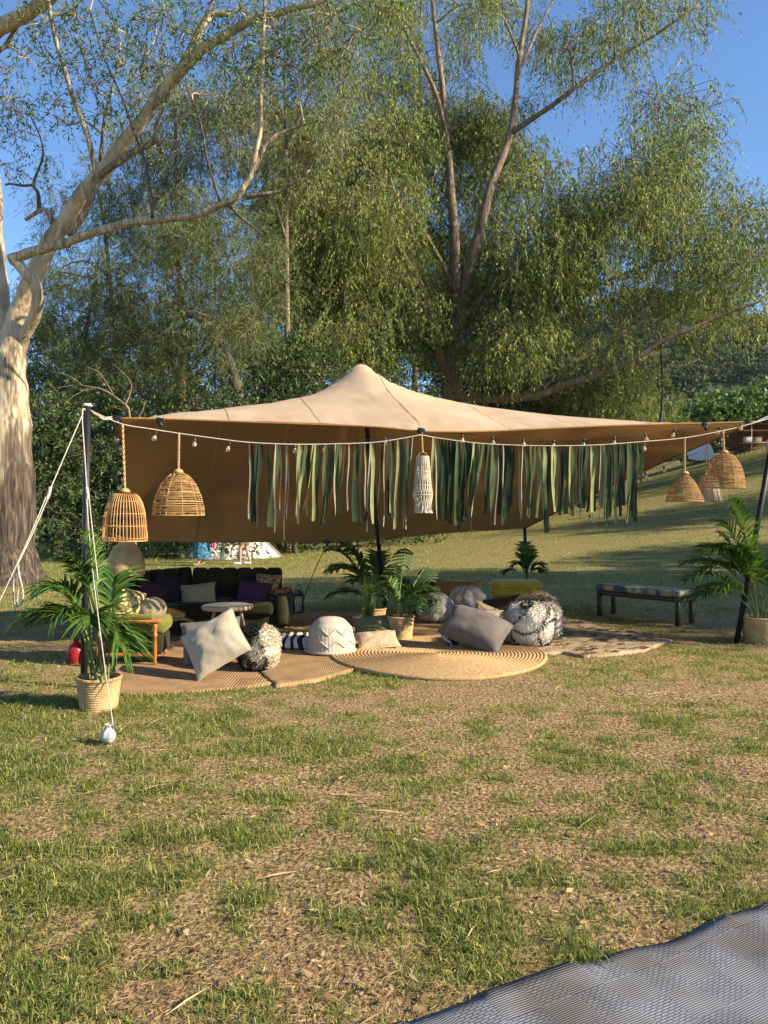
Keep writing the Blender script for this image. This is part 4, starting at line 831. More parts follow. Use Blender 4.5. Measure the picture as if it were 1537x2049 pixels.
w = mb.build('cords', M['cotton'], t); w['kind'] = 'stuff'
mb = MB()
for i in range(26):
    a = 2 * np.pi * i / 26; p = tp + [.085 * np.cos(a), .085 * np.sin(a), -.56]; mb.tube([p, p + [random.uniform(-.01, .02), random.uniform(-.01, .01), -.03]], [.006, .012], 5)
w = mb.build('tassel_ends', M['cotton'], t); w['kind'] = 'stuff'

# ------------------------------------------------------------------ rugs and mat
M['sea'] = weave('seagrass_rug_weave', (.20, .115, .055), (.43, .27, .135), 11, 8, .95, .9, .012, noise=5)
M['jrug'] = weave('jute_rug_weave', (.25, .155, .07), (.45, .295, .145), 16, 34, .95, .8, .008, noise=4)
M['braid'] = fab('jute_braid', (.28, .175, .075), (.48, .33, .165), 30, .95, .8, 120, .1, dist=.006)
M['hessian'] = fab('ragged_hessian', (.22, .155, .09), (.43, .32, .20), 5, .95, .8, 40, .1, 6, dist=.02)
def patch(name, poly, z, mat, wave=.008, step=.05, edge=.012, seed=0, label=None, cat='rug', group='rugs laid under the tent'):
    """a rug with real thickness filling an outline on the ground"""
    pl = np.array([p[:2] for p in poly]); per = []
    for i in range(len(pl)):
        a, b = pl[i], pl[(i + 1) % len(pl)]; n = max(2, int(np.linalg.norm(b - a) / step)); per += [a + (b - a) * k / n for k in range(n)]
    per = np.array(per); c = per.mean(0); per = per + RNG.normal(0, .004, per.shape); K = 26
    s = (np.linspace(0, 1, K) ** .8)[:, None, None]; Q = c + (per[None] - c) * s
    zz = z + wave * (fbm(Q[..., 0], Q[..., 1], .35, 20 + seed) - .3)
    A = np.concatenate([Q, zz[..., None]], -1); low = A[-1:].copy(); low[..., 2] = -.03; A = np.concatenate([A, low], 0)
    mb = MB(); mb.grid(A, cv=True); o = mb.build(name, mat); tag(o, label, cat, group); return o
patch('seagrass_rug', RUGS['sea'], .012, M['sea'], label='chunky brown seagrass rug under the armchair and cream pillow', seed=1)
patch('jute_rug', RUGS['mid'], .018, M['jrug'], label='fine flat jute rug under the white knitted pouf', seed=2)
patch('hessian_rug', RUGS['hide'], .016, M['hessian'], .03, label='ragged grey-brown hessian rug right of the shaggy pouf', seed=3)
# loose flaps on the ragged rug
ro = bpy.data.objects['hessian_rug']; hp = np.array([p[:2] for p in RUGS['hide']]); k = 0; mb = MB()
while k < 110:
    x, y = RNG.uniform(hp[:, 0].min(), hp[:, 0].max()), RNG.uniform(hp[:, 1].min(), hp[:, 1].max())
    if not inpoly(np.array([x]), np.array([y]), hp)[0]: continue
    a = RNG.normal(.0, .5); w, l = RNG.uniform(.05, .14), RNG.uniform(.03, .07); g = np.zeros((5, 3, 3))
    for i in range(5):
        for j in range(3):
            u_, v_ = (i / 4 - .5) * w, j / 2 * l; g[i, j] = (x + u_ * math.cos(a) - v_ * math.sin(a), y - u_ * math.sin(a) * .2 - v_ * math.cos(a), .026 + .016 * (j / 2) + .006 * RNG.random())
    mb.grid(g); k += 1
mb.build('ragged_flaps', M['hessian'], ro)['kind'] = 'stuff'
# round coiled rug: each braid ring is a part
t = thing('round_jute_rug', 'round coiled jute rug lying in front, half in sun', 'rug', (RC[0], RC[1], 0), 0, 'rugs laid under the tent')
nr = 30
for i in range(nr):
    r = RR * (i + .6) / nr; w = RR / nr
    a = np.linspace(0, 2 * np.pi, max(16, int(40 + r * 60))); z = .012 + .004 * np.sin(a * 3 + i * .3) + .006 * np.sin(a * 2 + 1)
    c = np.stack([RC[0] + r * np.cos(a) * (1 + .012 * np.sin(a * 3)), RC[1] + r * np.sin(a) * (1 + .012 * np.sin(a * 3)), z], -1)
    mb = MB(); mb.tube(c, w * .64, 8, False); mb.build('braid_ring', M['braid'], t)
mb = MB(); mb.lathe([(0, .012), (RR * .97, .012), (RR * .98, -.03)], 48, (RC[0], RC[1], 0)); mb.build('rug_backing', M['jrug'], t)

def mat_mat():
    m, N, L, b = nodes('grey_plastic_mat'); tc = N.new('ShaderNodeTexCoord'); mp = N.new('ShaderNodeMapping'); mp.inputs['Rotation'].default_value = (0, 0, R(-29)); L.new(tc.outputs['Object'], mp.inputs[0])
    ch = N.new('ShaderNodeTexChecker'); ch.inputs['Scale'].default_value = 7.4; L.new(mp.outputs[0], ch.inputs['Vector'])
    br = N.new('ShaderNodeTexBrick'); br.inputs['Scale'].default_value = 1; br.inputs['Brick Width'].default_value = .030; br.inputs['Row Height'].default_value = .0105; br.inputs['Mortar Size'].default_value = .0022; br.inputs['Mortar Smooth'].default_value = .3
    br.inputs['Color1'].default_value = (.225, .24, .275, 1); br.inputs['Color2'].default_value = (.27, .285, .315, 1); br.inputs['Mortar'].default_value = (.07, .072, .08, 1); L.new(mp.outputs[0], br.inputs['Vector'])
    wv = N.new('ShaderNodeTexWave'); wv.bands_direction = 'Y'; wv.inputs['Scale'].default_value = 36; wv.inputs['Distortion'].default_value = .3; L.new(mp.outputs[0], wv.inputs[0])
    wr = ramp(N, [(.2, (.13, .132, .14)), (.8, (.25, .252, .265))]); L.new(wv.outputs['Fac'], wr.inputs[0])
    mx = N.new('ShaderNodeMix'); mx.data_type = 'RGBA'; L.new(ch.outputs['Fac'], mx.inputs[0]); L.new(br.outputs['Color'], mx.inputs[6]); L.new(wr.outputs[0], mx.inputs[7])
    n = N.new('ShaderNodeTexNoise'); n.inputs['Scale'].default_value = 3; n.inputs['Detail'].default_value = 6; L.new(tc.outputs['Object'], n.inputs['Vector'])
    dr = ramp(N, [(.38, (.62, .56, .5)), (.6, (1, 1, 1))]); L.new(n.outputs['Fac'], dr.inputs[0])
    m2 = N.new('ShaderNodeMix'); m2.data_type = 'RGBA'; m2.blend_type = 'MULTIPLY'; m2.inputs[0].default_value = 1; L.new(mx.outputs[2], m2.inputs[6]); L.new(dr.outputs[0], m2.inputs[7]); L.new(m2.outputs[2], b.inputs['Base Color'])
    b.inputs['Roughness'].default_value = .6; b.inputs['Specular IOR Level'].default_value = .2
    hm = N.new('ShaderNodeMix'); hm.data_type = 'FLOAT'; L.new(ch.outputs['Fac'], hm.inputs[0]); iv = N.new('ShaderNodeMath'); iv.operation = 'SUBTRACT'; iv.inputs[0].default_value = 1; L.new(br.outputs['Fac'], iv.inputs[1]); L.new(iv.outputs[0], hm.inputs[2]); L.new(wv.outputs['Fac'], hm.inputs[3])
    bp = N.new('ShaderNodeBump'); bp.inputs['Strength'].default_value = .8; bp.inputs['Distance'].default_value = .003; L.new(hm.outputs[0], bp.inputs['Height']); L.new(bp.outputs[0], b.inputs['Normal'])
    return m
M['mat'] = mat_mat()
def mat_mesh():
    pl = np.array([p[:2] for p in RUGS['mat']]); edge = catmull(pl[:12], 8); n = len(edge); K = 60
    dirv = np.array([.45, -.9]); s = np.linspace(0, 2.6, K)
    Q = edge[:, None] + dirv * s[None, :, None]
    z = .016 + .012 * (fbm(Q[..., 0], Q[..., 1], .5, 31) - .5) * 2 + .004 * np.sin(Q[..., 0] * 6 + Q[..., 1] * 2) + hz(Q[..., 0], Q[..., 1]) * .5
    z += .012 * np.exp(-s[None] / .05) * (vn(Q[..., 0], Q[..., 1], .12, 3) > .45)
    A = np.concatenate([Q, z[..., None]], -1); lo = A[:, :1].copy(); lo[..., 2] -= .005; A = np.concatenate([lo, A], 1); mb = MB(); mb.grid(A); return mb
tag(mat_mesh().build('outdoor_mat', M['mat']), 'grey-blue woven plastic outdoor mat across the bottom right corner', 'mat')

# ------------------------------------------------------------------ cushions
def pillow_mesh(w, h, t, pinch=.07, seed=0, wr=.012, n=26, round_=False):
    rg = np.random.default_rng(seed); u, v = np.meshgrid(np.linspace(-1, 1, n), np.linspace(-1, 1, n), indexing='ij')
    if round_:
        x = u * np.sqrt(1 - v * v / 2) * w / 2; y = v * np.sqrt(1 - u * u / 2) * h / 2; prof = np.clip(1 - (x * 2 / w) ** 2 - (y * 2 / h) ** 2, 0, 1) ** .45
    else:
        x = u * w / 2 * (1 - pinch * (1 - v ** 2)); y = v * h / 2 * (1 - pinch * (1 - u ** 2)); prof = (np.clip(1 - np.abs(u) ** 2.6, 0, 1) * np.clip(1 - np.abs(v) ** 2.6, 0, 1)) ** .55
    a = rg.uniform(0, 6.28); wrk = (fbm(u + 5 + seed, v * 1.0 + 3, .35, seed) - .5) * wr * 2.4 + wr * .7 * np.sin((u * math.cos(a) + v * math.sin(a)) * 13 + 3 * vn(u, v, .5, seed)) * (u * u + v * v) * .5
    zt = t / 2 * prof + wrk * prof ** .5; zb = -t / 2 * prof + wrk * .5 * prof
    V = np.concatenate([np.stack([x, y, zt], -1).reshape(-1, 3), np.stack([x, y, zb], -1).reshape(-1, 3)]); I = np.arange(n * n).reshape(n, n)
    q = np.stack([I[:-1, :-1], I[1:, :-1], I[1:, 1:], I[:-1, 1:]], -1).reshape(-1, 4); return V, np.concatenate([q, (q + n * n)[:, ::-1]]), I
def pillow(label, mat, x, y, rot, w, h, t, group, z=None, rest=.022, name='cushion', seed=0, pinch=.07, wr=.012, round_=False, piping=None):
    V, q, I = pillow_mesh(w, h, t, pinch, seed, wr, 26, round_); Rm = np.array(Euler(rot, 'XYZ').to_matrix()); lo = (V @ Rm.T)[:, 2].min()
    loc = np.array([x, y, (rest - lo - .012) if z is None else z])
    V2 = V @ Rm.T
    o = link(name, make_mesh(name, V2, q), mat); o.location = loc; tag(o, label, 'cushion', group)
    # seam cord around the edge
    e = np.concatenate([I[:, 0], I[-1, 1:], I[-2::-1, -1], I[0, -2::-1]]); mb = MB(); mb.tube(V2[e], .004, 5, False); mb.build('edge_seam', piping or mat, o, world=False)
    return o
M['cream'] = fab('cream_velvet', (.30, .255, .175), (.40, .35, .25), 7, .75, .3, 60, .2, sheen=.25)
M['grey'] = fab('grey_linen', (.115, .10, .085), (.17, .15, .13), 8, .9, .3, 200)
M['charcoal'] = fab('grey_brown_velvet', (.085, .070, .063), (.125, .104, .095), 5, .7, .25, 80, .2, sheen=.15)
M['olive'] = fab('olive_cotton', (.10, .105, .045), (.15, .15, .07), 9, .9, .3, 160)
M['tan'] = fab('tan_linen', (.36, .265, .16), (.48, .37, .24), 9, .9, .35, 180, stretch=(3, 1, 1))
M['maroon'] = fab('maroon_velvet', (.035, .012, .016), (.055, .018, .026), 8, .85, .2)
M['plum'] = fab('dark_plum_velvet', (.015, .010, .017), (.026, .017, .028), 8, .85, .2)
M['magenta'] = fab('purple_knit', (.035, .014, .03), (.058, .022, .048), 30, .9, .6, 60)
M['straw'] = fab('straw_linen', (.20, .16, .09), (.32, .26, .16), 20, .9, .4, 120, stretch=(1, 4, 4))
M['leather'] = fab('brown_leather', (.24, .105, .042), (.34, .16, .07), 9, .55, .3, 70)
M['choc'] = fab('chocolate_cloth', (.055, .035, .024), (.085, .056, .04), 9, .9, .3)
def pattern(name, c1, c2, scale, kind='wave', dist=6):
    m, N, L, b = nodes(name); tc = N.new('ShaderNodeTexCoord')
    if kind == 'wave':
        w = N.new('ShaderNodeTexWave'); w.inputs['Scale'].default_value = scale; w.inputs['Distortion'].default_value = dist; w.inputs['Detail'].default_value = 2; w.inputs['Detail Scale'].default_value = 1.2; out = 'Fac'
    else:
        w = N.new('ShaderNodeTexNoise'); w.inputs['Scale'].default_value = scale; w.inputs['Detail'].default_value = 3; w.inputs['Distortion'].default_value = dist; out = 'Fac'
    L.new(tc.outputs['Object'], w.inputs[0] if kind == 'wave' else w.inputs['Vector']); r = ramp(N, [(.46, c1), (.54, c2)]); L.new(w.outputs[out], r.inputs[0]); L.new(r.outputs[0], b.inputs['Base Color']); b.inputs['Roughness'].default_value = .9
    return m
M['zebra'] = pattern('zebra_print', (.012, .011, .011), (.62, .58, .52), 3.2, dist=5)
M['bwprint'] = pattern('black_white_print', (.012, .012, .012), (.7, .67, .6), 16, 'noise', 1.2)
M['floral'] = pattern('yellow_floral_print', (.14, .10, .03), (.56, .46, .19), 20, 'noise', 1.0)
M['gold'] = pattern('gold_brocade', (.09, .06, .02), (.36, .26, .08), 24, 'noise', 1.0)
GR = 'floor cushions on the rugs'; GS = 'cushions on the lounge seats'
def gx_(px, d): return (px - CX) / F * d
# big cream pillow leaning on the grey one
pillow('large cream velvet floor pillow propped on one corner at the front left', M['cream'], gx_(430, 7.35), 7.37, (R(50), R(-30), R(8)), .58, .54, .24, GR, seed=3, wr=.015)
pillow('square grey linen pillow standing behind the cream pillow', M['grey'], gx_(424, 8.0), 8.0, (R(66), R(-6), R(8)), .62, .46, .18, GR, seed=4)
pillow('zebra striped cushion lying flat between the shaggy pouf and knitted pouf', M['zebra'], gx_(588, 8.9), 8.95, (R(14), 0, R(-8)), .42, .42, .13, GR, seed=5)
pillow('olive green bolster cushion right of the white knitted pouf', M['olive'], gx_(748, 9.55), 9.5, (R(62), R(-3), R(4)), .50, .32, .15, GR, seed=6)
pillow('flat tan linen cushion lying in front of the olive one', M['tan'], gx_(755, 8.95), 8.9, (R(24), R(-3), R(12)), .50, .34, .14, GR, seed=7)
pillow('big grey-brown velvet pillow slumped against the black-lined shaggy pouf', M['charcoal'], gx_(952, 8.85), 8.85, (R(30), R(16), R(-24)), .74, .54, .34, GR, seed=8, pinch=.04, wr=.014)
pillow('black and white printed cushion peeking from under the grey-brown pillow', M['bwprint'], gx_(910, 9.15), 9.12, (R(20), R(4), R(20)), .30, .30, .09, GR, seed=9)
pillow('brown leather floor cushion at the back of the heap', M['leather'], gx_(915, 11.75), 11.75, (R(74), R(2), R(-6)), .72, .54, .22, GR, seed=10)
pillow('dark chocolate cushion left of the brown leather one', M['choc'], gx_(846, 12.0), 12.0, (R(70), R(-8), R(10)), .58, .48, .2, GR, seed=11)
pillow('dark brown cushion leaning below the green ottoman', M['choc'], gx_(1008, 10.7), 10.7, (R(60), R(-10), R(-12)), .55, .40, .2, GR, seed=12)
pillow('small beige cushion wedged behind the grey-brown pillow', M['tan'], gx_(975, 10.2), 10.2, (R(60), R(20), R(-10)), .40, .32, .14, GR, seed=13)
pillow('pale cream cushion behind the black-lined shaggy pouf', M['cream'], gx_(998, 9.75), 9.75, (R(62), R(-4), R(-6)), .42, .36, .14, GR, seed=14)

# ------------------------------------------------------------------ poufs
def blob(name, c, R_, Hh, mat, parent=None, k=2.6, lump=.05, seed=0, tuft=0, nu=40, nv=24):
    th, ph = np.meshgrid(np.linspace(.001, np.pi - .001, nv), np.linspace(0, 2 * np.pi, nu, endpoint=False), indexing='ij')
    s, co_ = np.sin(th), np.cos(th); r = R_ * np.abs(s) ** (2 / k); z = np.sign(co_) * np.abs(co_) ** (2 / k) * Hh / 2
    n = 1 + lump * (vn(ph * 2, z * 6, .6, seed) - .5) * 2
    if tuft: n = n * (1 + tuft * np.abs(np.sin(ph * 5 + .4)) ** .6 * np.abs(np.sin(z / Hh * 9 + .5 * np.floor(ph * 10 / np.pi))) ** .6)
    A = np.stack([c[0] + r * n * np.cos(ph), c[1] + r * n * np.sin(ph), c[2] + Hh / 2 + z * n], -1); mb = MB(); mb.grid(A, cv=True); return mb.build(name, mat, parent), A
def shag(A, n, ln, wd, droop=.5, sel=None):
    P_ = A.reshape(-1, 3); c = P_.mean(0); i = RNG.integers(0, A.shape[0] - 1, n); j = RNG.integers(0, A.shape[1], n); a, b_ = RNG.random((n, 1)), RNG.random((n, 1)); j2 = (j + 1) % A.shape[1]
    p = (A[i, j] * (1 - a) + A[i + 1, j] * a) * (1 - b_) + (A[i, j2] * (1 - a) + A[i + 1, j2] * a) * b_
    if sel is not None: p = p[sel(p, c)]
    o = p - c; o /= np.linalg.norm(o, axis=1, keepdims=True); d = o + RNG.normal(0, .32, p.shape) + np.array([0, 0, -droop])
    d = d - o * (d * o).sum(1, keepdims=True) * .6
    return leaf_quads(p - o * .006, d, ln * (.6 + .8 * RNG.random(len(p))), wd * (.6 + .8 * RNG.random(len(p))), o)
M['wool'] = leafm('cream_wool', [(0, (.42, .38, .31)), (1, (.58, .54, .46))], .15, .95, .05, (1, 1, 1))
M['wool_base'] = fab('wool_base', (.5, .46, .38), (.66, .62, .53), 20, .95, .4)
M['blackwool'] = leafm('black_wool', [(0, (.015, .014, .013)), (1, (.04, .037, .034))], .05, .95, .05, (1, 1, 1))
M['yellowwool'] = leafm('warm_wool', [(0, (.40, .33, .21)), (1, (.56, .48, .33))], .15, .95, .05, (1, 1, 1))
def shag_pouf(label, c, R_, Hh, sel_black, wool, n=9000, k=3.2, seed=0):
    t = thing('shaggy_pouf', label, 'pouf', tuple(c), 0, 'poufs around the rugs'); b_, A = blob('body', c, R_, Hh, M['wool_base'], t, k, .05, seed)
    cc = A.reshape(-1, 3).mean(0); A2 = cc + (A - cc) * 1.07
    for nm, mat, sel in (('wool', wool, lambda p, q: ~sel_black(p - c)), ('black_wool', M['blackwool'], lambda p, q: sel_black(p - c))):
        V, q = shag(A if nm == 'wool' else A2, int(n * 1.4) if nm == 'wool' else int(n * 2.6), .034 if nm != 'wool' else .030, .009, .5, sel); o = link(nm, make_mesh(nm, V - np.array(c), q, None, False), mat, t); o['kind'] = 'stuff'
d = 9.15; c = np.array([gx_(1057, d), d, .02])
def lines(p):
    a = np.arctan2(p[:, 1], p[:, 0]); z = p[:, 2]; f = np.abs(np.sin(a * 3 + 3.0 * np.sin(z * 9) * .35)) < .12
    return f | (np.abs(np.sin(z * 10.5 + .8 * np.sin(a * 2.5) + .5)) < .10) | (np.hypot((a + 1.15) * .3, z - .26) < .05)
shag_pouf('white shaggy pouf with thin black lattice lines right of the grey-brown pillow', c, .30, .50, lines, M['wool'], 11000, 3.2, 2)
d = 7.75; c = np.array([gx_(520, d), d, .02])
def blot(p):
    a = np.arctan2(p[:, 1], p[:, 0]); z = p[:, 2]; f = (fbm(p[:, 0] + 3, p[:, 2] + 5, .11, 3) > .50) & (p[:, 0] < .02)
    return f | (np.abs(p[:, 0] - .05 - .05 * np.sin(z * 12)) < .012)
shag_pouf('yellowish shaggy pouf blotched with black behind the cream pillow', c, .21, .42, blot, M['yellowwool'], 9000, 3.0, 5)
# fur roll beside the lattice pouf and straw-topped sack behind
d = 9.7; c = np.array([gx_(1100, d), d, .02]); t = thing('fur_pouf', 'white fleecy pouf half hidden at the right of the lattice pouf', 'pouf', tuple(c), 0, 'poufs around the rugs'); b_, A = blob('body', c, .15, .42, M['wool_base'], t, 3, .06, 7)
V, q = shag(A, 3500, .05, .012, 1.0); o = link('wool', make_mesh('wool', V - c, q, None, False), M['wool'], t); o['kind'] = 'stuff'
d = 10.2; c = np.array([gx_(1080, d), d, .02]); M['strawhair'] = leafm('straw_fringe', [(0, (.24, .17, .09)), (1, (.5, .4, .24))], .1, .9, .1, (1, 1, 1)); M['hidebase'] = fab('hide_sack', (.30, .23, .15), (.46, .37, .26), 12, .95, .5, 60)
t = thing('hide_stool', 'straw-coloured hide stool behind the lattice pouf, fringe hanging from its top', 'stool', tuple(c)); b_, A = blob('body', c, .21, .46, M['hidebase'], t, 4, .05, 9)
V, q = shag(A, 3800, .075, .009, .7, lambda p, cc: p[:, 2] > c[2] + .34); o = link('fringe', make_mesh('fringe', V - c, q, None, False), M['strawhair'], t); o['kind'] = 'stuff'
# knitted white pouf: ribs and raised zigzag
d = 8.65; c = np.array([gx_(661, d), d, .02]); M['knit'] = fab('white_knit', (.37, .315, .245), (.48, .415, .33), 14, .95, .6, 90, dist=.008)
t = thing('knitted_pouf', 'white knitted pouf with raised zigzags between the zebra and olive cushions', 'pouf', tuple(c), 0, 'poufs around the rugs')
s = np.linspace(0, 1, 40); r = .27 * np.interp(s, [0, .06, .2, .5, .75, .9, .97, 1], [.88, 1.0, 1.0, .93, .8, .6, .42, .02]); ph = np.linspace(0, 2 * np.pi, 120, endpoint=False)
rr = r[:, None] * (1 + .016 * np.sin(ph * 40)[None] + .03 * np.sin(ph * 3 + 1)[None]); zz = (.40 * s)[:, None] + 0 * rr
mb = MB(); mb.grid(np.stack([c[0] + rr * np.cos(ph), c[1] + rr * np.sin(ph), c[2] + zz], -1), cv=True); mb.build('body', M['knit'], t)
for z0 in (.12, .25):
    a = np.linspace(0, 2 * np.pi, 161); z = z0 + .035 * (2 / np.pi) * np.arcsin(np.sin(a * 9)); r_ = np.interp(z / .40, s, r) * (1 + .03 * np.sin(a * 3 + 1)) + .003
    mb = MB(); mb.tube(np.stack([c[0] + r_ * np.cos(a), c[1] + r_ * np.sin(a), c[2] + z], -1), .010, 6, False); mb.build('zigzag_braid', M['knit'], t)
a = np.linspace(0, 2 * np.pi, 60); mb = MB(); mb.tube(np.stack([c[0] + .275 * np.cos(a), c[1] + .275 * np.sin(a), c[2] + .025 + 0 * a], -1), .018, 7, False); mb.build('base_braid', M['knit'], t)
# tufted grey poufs
M['greywool'] = fab('grey_tufted_cotton', (.32, .28, .24), (.46, .415, .37), 9, .95, .5, 60)
for px, d, R_, Hh, lb, sd in ((870, 11.0, .25, .40, 'round grey tufted pouf nearest the basket planter', 1), (935, 11.3, .27, .46, 'round grey tufted pouf in front of the leather cushion', 4)):
    c = np.array([gx_(px, d), d, .02]); t = thing('tufted_pouf', lb, 'pouf', tuple(c), 0, 'poufs around the rugs'); blob('body', c, R_, Hh, M['greywool'], t, 2.3, .06, sd, .10, 80, 48)

# ------------------------------------------------------------------ lounge furniture
M['velvet'] = fab('dark_green_velvet', (.014, .012, .0035), (.027, .024, .007), 5, .9, .3, 90, .1, sheen=.1)
M['velvet2'] = fab('olive_green_velvet', (.10, .105, .015), (.16, .16, .026), 6, .85, .3, 90, .15, sheen=.15)
M['wood'] = fab('orange_varnished_wood', (.30, .095, .025), (.46, .165, .045), 6, .35, .15, 40, .5, stretch=(1, 1, 8))
M['darkwood'] = fab('dark_brown_wood', (.030, .018, .012), (.06, .036, .022), 6, .5, .2, 40, .4, stretch=(1, 1, 6))
M['greytop'] = fab('weathered_grey_tabletop', (.16, .165, .16), (.24, .24, .23), 5, .6, .2, 60, stretch=(8, 1, 1))
M['palewood'] = fab('pale_wood_edge', (.34, .25, .15), (.46, .35, .22), 8, .6, .2, 60)
def sofa(label, loc, rz, width, nch, arm_r):
    t = thing('sofa', label, 'sofa', loc, rz, 'dark green velvet sofa pieces')   # local: x along the seat, -y to the front
    w = width / nch
    for i in range(nch):
        mb = MB(); mb.rbox((-width / 2 + w * (i + .5), .36, .54), (w * .99, .20, .56), .05, 4, (R(-10), 0, 0)); mb.build('back_channel', M['velvet'], t, world=False)
    ns = max(1, round(width / .62)); sw = width / ns
    for i in range(ns): mb = MB(); mb.rbox((-width / 2 + sw * (i + .5), -.06, .335), (sw * .985, .72, .17), .06, 4); mb.build('seat_cushion', M['velvet'], t, world=False)
    mb = MB(); mb.rbox((0, .02, .155), (width, .76, .19), .02, 2); mb.build('base', M['velvet'], t, world=False)
    if arm_r:
        mb = MB(); mb.rbox((width / 2 + .085, 0, .31), (.15, .80, .46), .06, 4); mb.build('arm', M['velvet'], t, world=False)
        mb = MB(); mb.rbox((width / 2 + .085, -.02, .545), (.13, .60, .035), .015, 2); mb.build('arm_cap', M['leather'], t, world=False)
    for sx in (-1, 1):
        for sy in (-.3, .32): mb = MB(); mb.lathe([(.02, .0), (.028, .03), (.03, .065), (0, .065)], 10, (sx * (width / 2 - .08), sy, 0)); mb.build('foot', M['darkwood'], t, world=False)
    return t
sofa('dark green velvet sofa with six upright channels, right of the gap in the corner lounge', (gx_(466, 10.4), 10.35, 0), 0, 1.24, 6, True)
sofa('dark green velvet sofa along the tent left side, its channels seen at a slant', (-2.86, 10.05, 0), R(56), 1.46, 6, False)
pillow('beige striped linen cushion on the sofa behind the round table', M['straw'], gx_(396, 10.1), 10.12, (R(66), R(-6), R(6)), .46, .32, .14, GS, z=.50, seed=20)
pillow('purple knitted cushion at the right end of the channelled sofa', M['magenta'], gx_(508, 10.2), 10.22, (R(64), R(6), R(-6)), .46, .32, .15, GS, z=.52, seed=21)
pillow('gold brocade cushion peeking from behind the purple one', M['gold'], gx_(534, 10.42), 10.42, (R(70), R(4), R(-12)), .36, .36, .13, GS, z=.58, seed=22)
pillow('maroon cushion on the left sofa', M['maroon'], gx_(300, 9.7), 9.75, (R(58), R(30), R(24)), .40, .40, .14, GS, z=.53, seed=23)
pillow('dark plum cushion right of the maroon one on the left sofa', M['plum'], gx_(335, 10.1), 10.15, (R(62), R(18), R(20)), .42, .42, .14, GS, z=.56, seed=24)
# armchair seen from its side
cx, cy = gx_(262, 8.15), 8.2
t = thing('armchair', 'green velvet armchair with turned orange wood arms behind the left palm', 'armchair', (cx, cy, 0), R(6))
for sy in (-.29, .29):
    for sx in (-.28, .29):
        mb = MB(); mb.lathe([(0, 0), (.014, 0), (.017, .06), (.021, .20), (.017, .30), (.026, .315), (.026, .33), (.018, .345), (.024, .40), (.022, .47), (0, .47)], 12, (sx, sy, 0)); mb.build('leg', M['wood'], t, world=False)
    mb = MB(); mb.rbox((.01, sy, .468), (.68, .075, .04), .014, 2); mb.build('arm_rail', M['wood'], t, world=False)
    mb = MB(); mb.rbox((-.02, sy, .513), (.60, .085, .055), .024, 3); mb.build('arm_pad', M['velvet2'], t, world=False)
    mb = MB(); mb.rbox((.01, sy * .94, .12), (.56, .025, .04), .008, 1); mb.build('stretcher', M['wood'], t, world=False)
mb = MB(); mb.rbox((.06, 0, .40), (.66, .50, .17), .07, 4); mb.build('seat_cushion', M['velvet2'], t, world=False)
mb = MB(); mb.rbox((.06, 0, .21), (.60, .50, .22), .05, 3); mb.build('seat_base', M['velvet'], t, world=False)
mb = MB(); mb.rbox((-.30, 0, .58), (.16, .50, .50), .07, 4, (0, R(-14), 0)); mb.build('backrest', M['velvet2'], t, world=False)
pillow('yellow floral cushion on the armchair behind the palm', M['floral'], cx - .1, cy + .02, (R(72), R(22), R(30)), .40, .40, .14, GS, z=.60, seed=25)
pillow('round brown cushion beside the floral one on the armchair', M['straw'], cx + .17, cy + .14, (R(60), 0, R(10)), .30, .26, .16, GS, z=.55, seed=26, round_=True)
M['red'] = fab('red_plastic', (.22, .012, .012), (.30, .02, .018), 10, .35, .1)
c = np.array([gx_(152, 8.1), 8.1, -.01]); mb = MB(); mb.lathe([(0, 0), (.07, 0), (.085, .03), (.09, .12), (.075, .19), (.03, .23), (.028, .27), (0, .275)], 18, c); o = mb.build('gas_bottle', M['red']); o.data.transform(Matrix.Translation(-Vector(c))); o.location = c
tag(o, 'small red bottle half hidden on the grass behind the left palm', 'bottle')
# round coffee table
c = (gx_(455, 9.45), 9.45, 0); t = thing('coffee_table', 'round grey-topped wooden coffee table before the dark sofas', 'table', c)
mb = MB(); mb.lathe([(0, .452), (.295, .452), (.30, .449), (.30, .447)], 48); mb.build('table_top', M['greytop'], t, world=False)
mb = MB(); mb.lathe([(.304, .449), (.312, .445), (.312, .408), (.304, .404), (0, .404)], 48); mb.build('table_rim', M['palewood'], t, world=False)
for a in (.5, 2.1, 3.7, 5.3): mb = MB(); mb.tube([(.16 * math.cos(a), .16 * math.sin(a), .41), (.25 * math.cos(a), .25 * math.sin(a), .01)], [.022, .014], 8); mb.build('leg', M['palewood'], t, world=False)
# green ottoman
c = (gx_(1032, 12.5), 12.5, 0); t = thing('ottoman', 'square mustard-green ottoman with wooden legs behind the cushion heap', 'ottoman', c, R(-4))
M['mustard'] = fab('mustard_green_velvet', (.33, .235, .022), (.46, .33, .038), 6, .85, .3, 80, .15, sheen=.2)
mb = MB(); mb.rbox((0, 0, .42), (.80, .62, .13), .05, 4); ct = mb.build('cushion_top', M['mustard'], t, world=False)
mb = MB(); mb.rbox((0, 0, .31), (.79, .61, .13), .03, 3); mb.build('upholstered_band', M['mustard'], t, world=False)
mb = MB(); mb.rbox((0, 0, .225), (.76, .58, .05), .008, 1); mb.build('apron', M['wood'], t, world=False)
for sx in (-1, 1):
    for sy in (-1, 1): mb = MB(); mb.tube([(sx * .34, sy * .25, .24), (sx * .355, sy * .26, 0)], [.028, .02], 8); mb.build('leg', M['wood'], t, world=False)
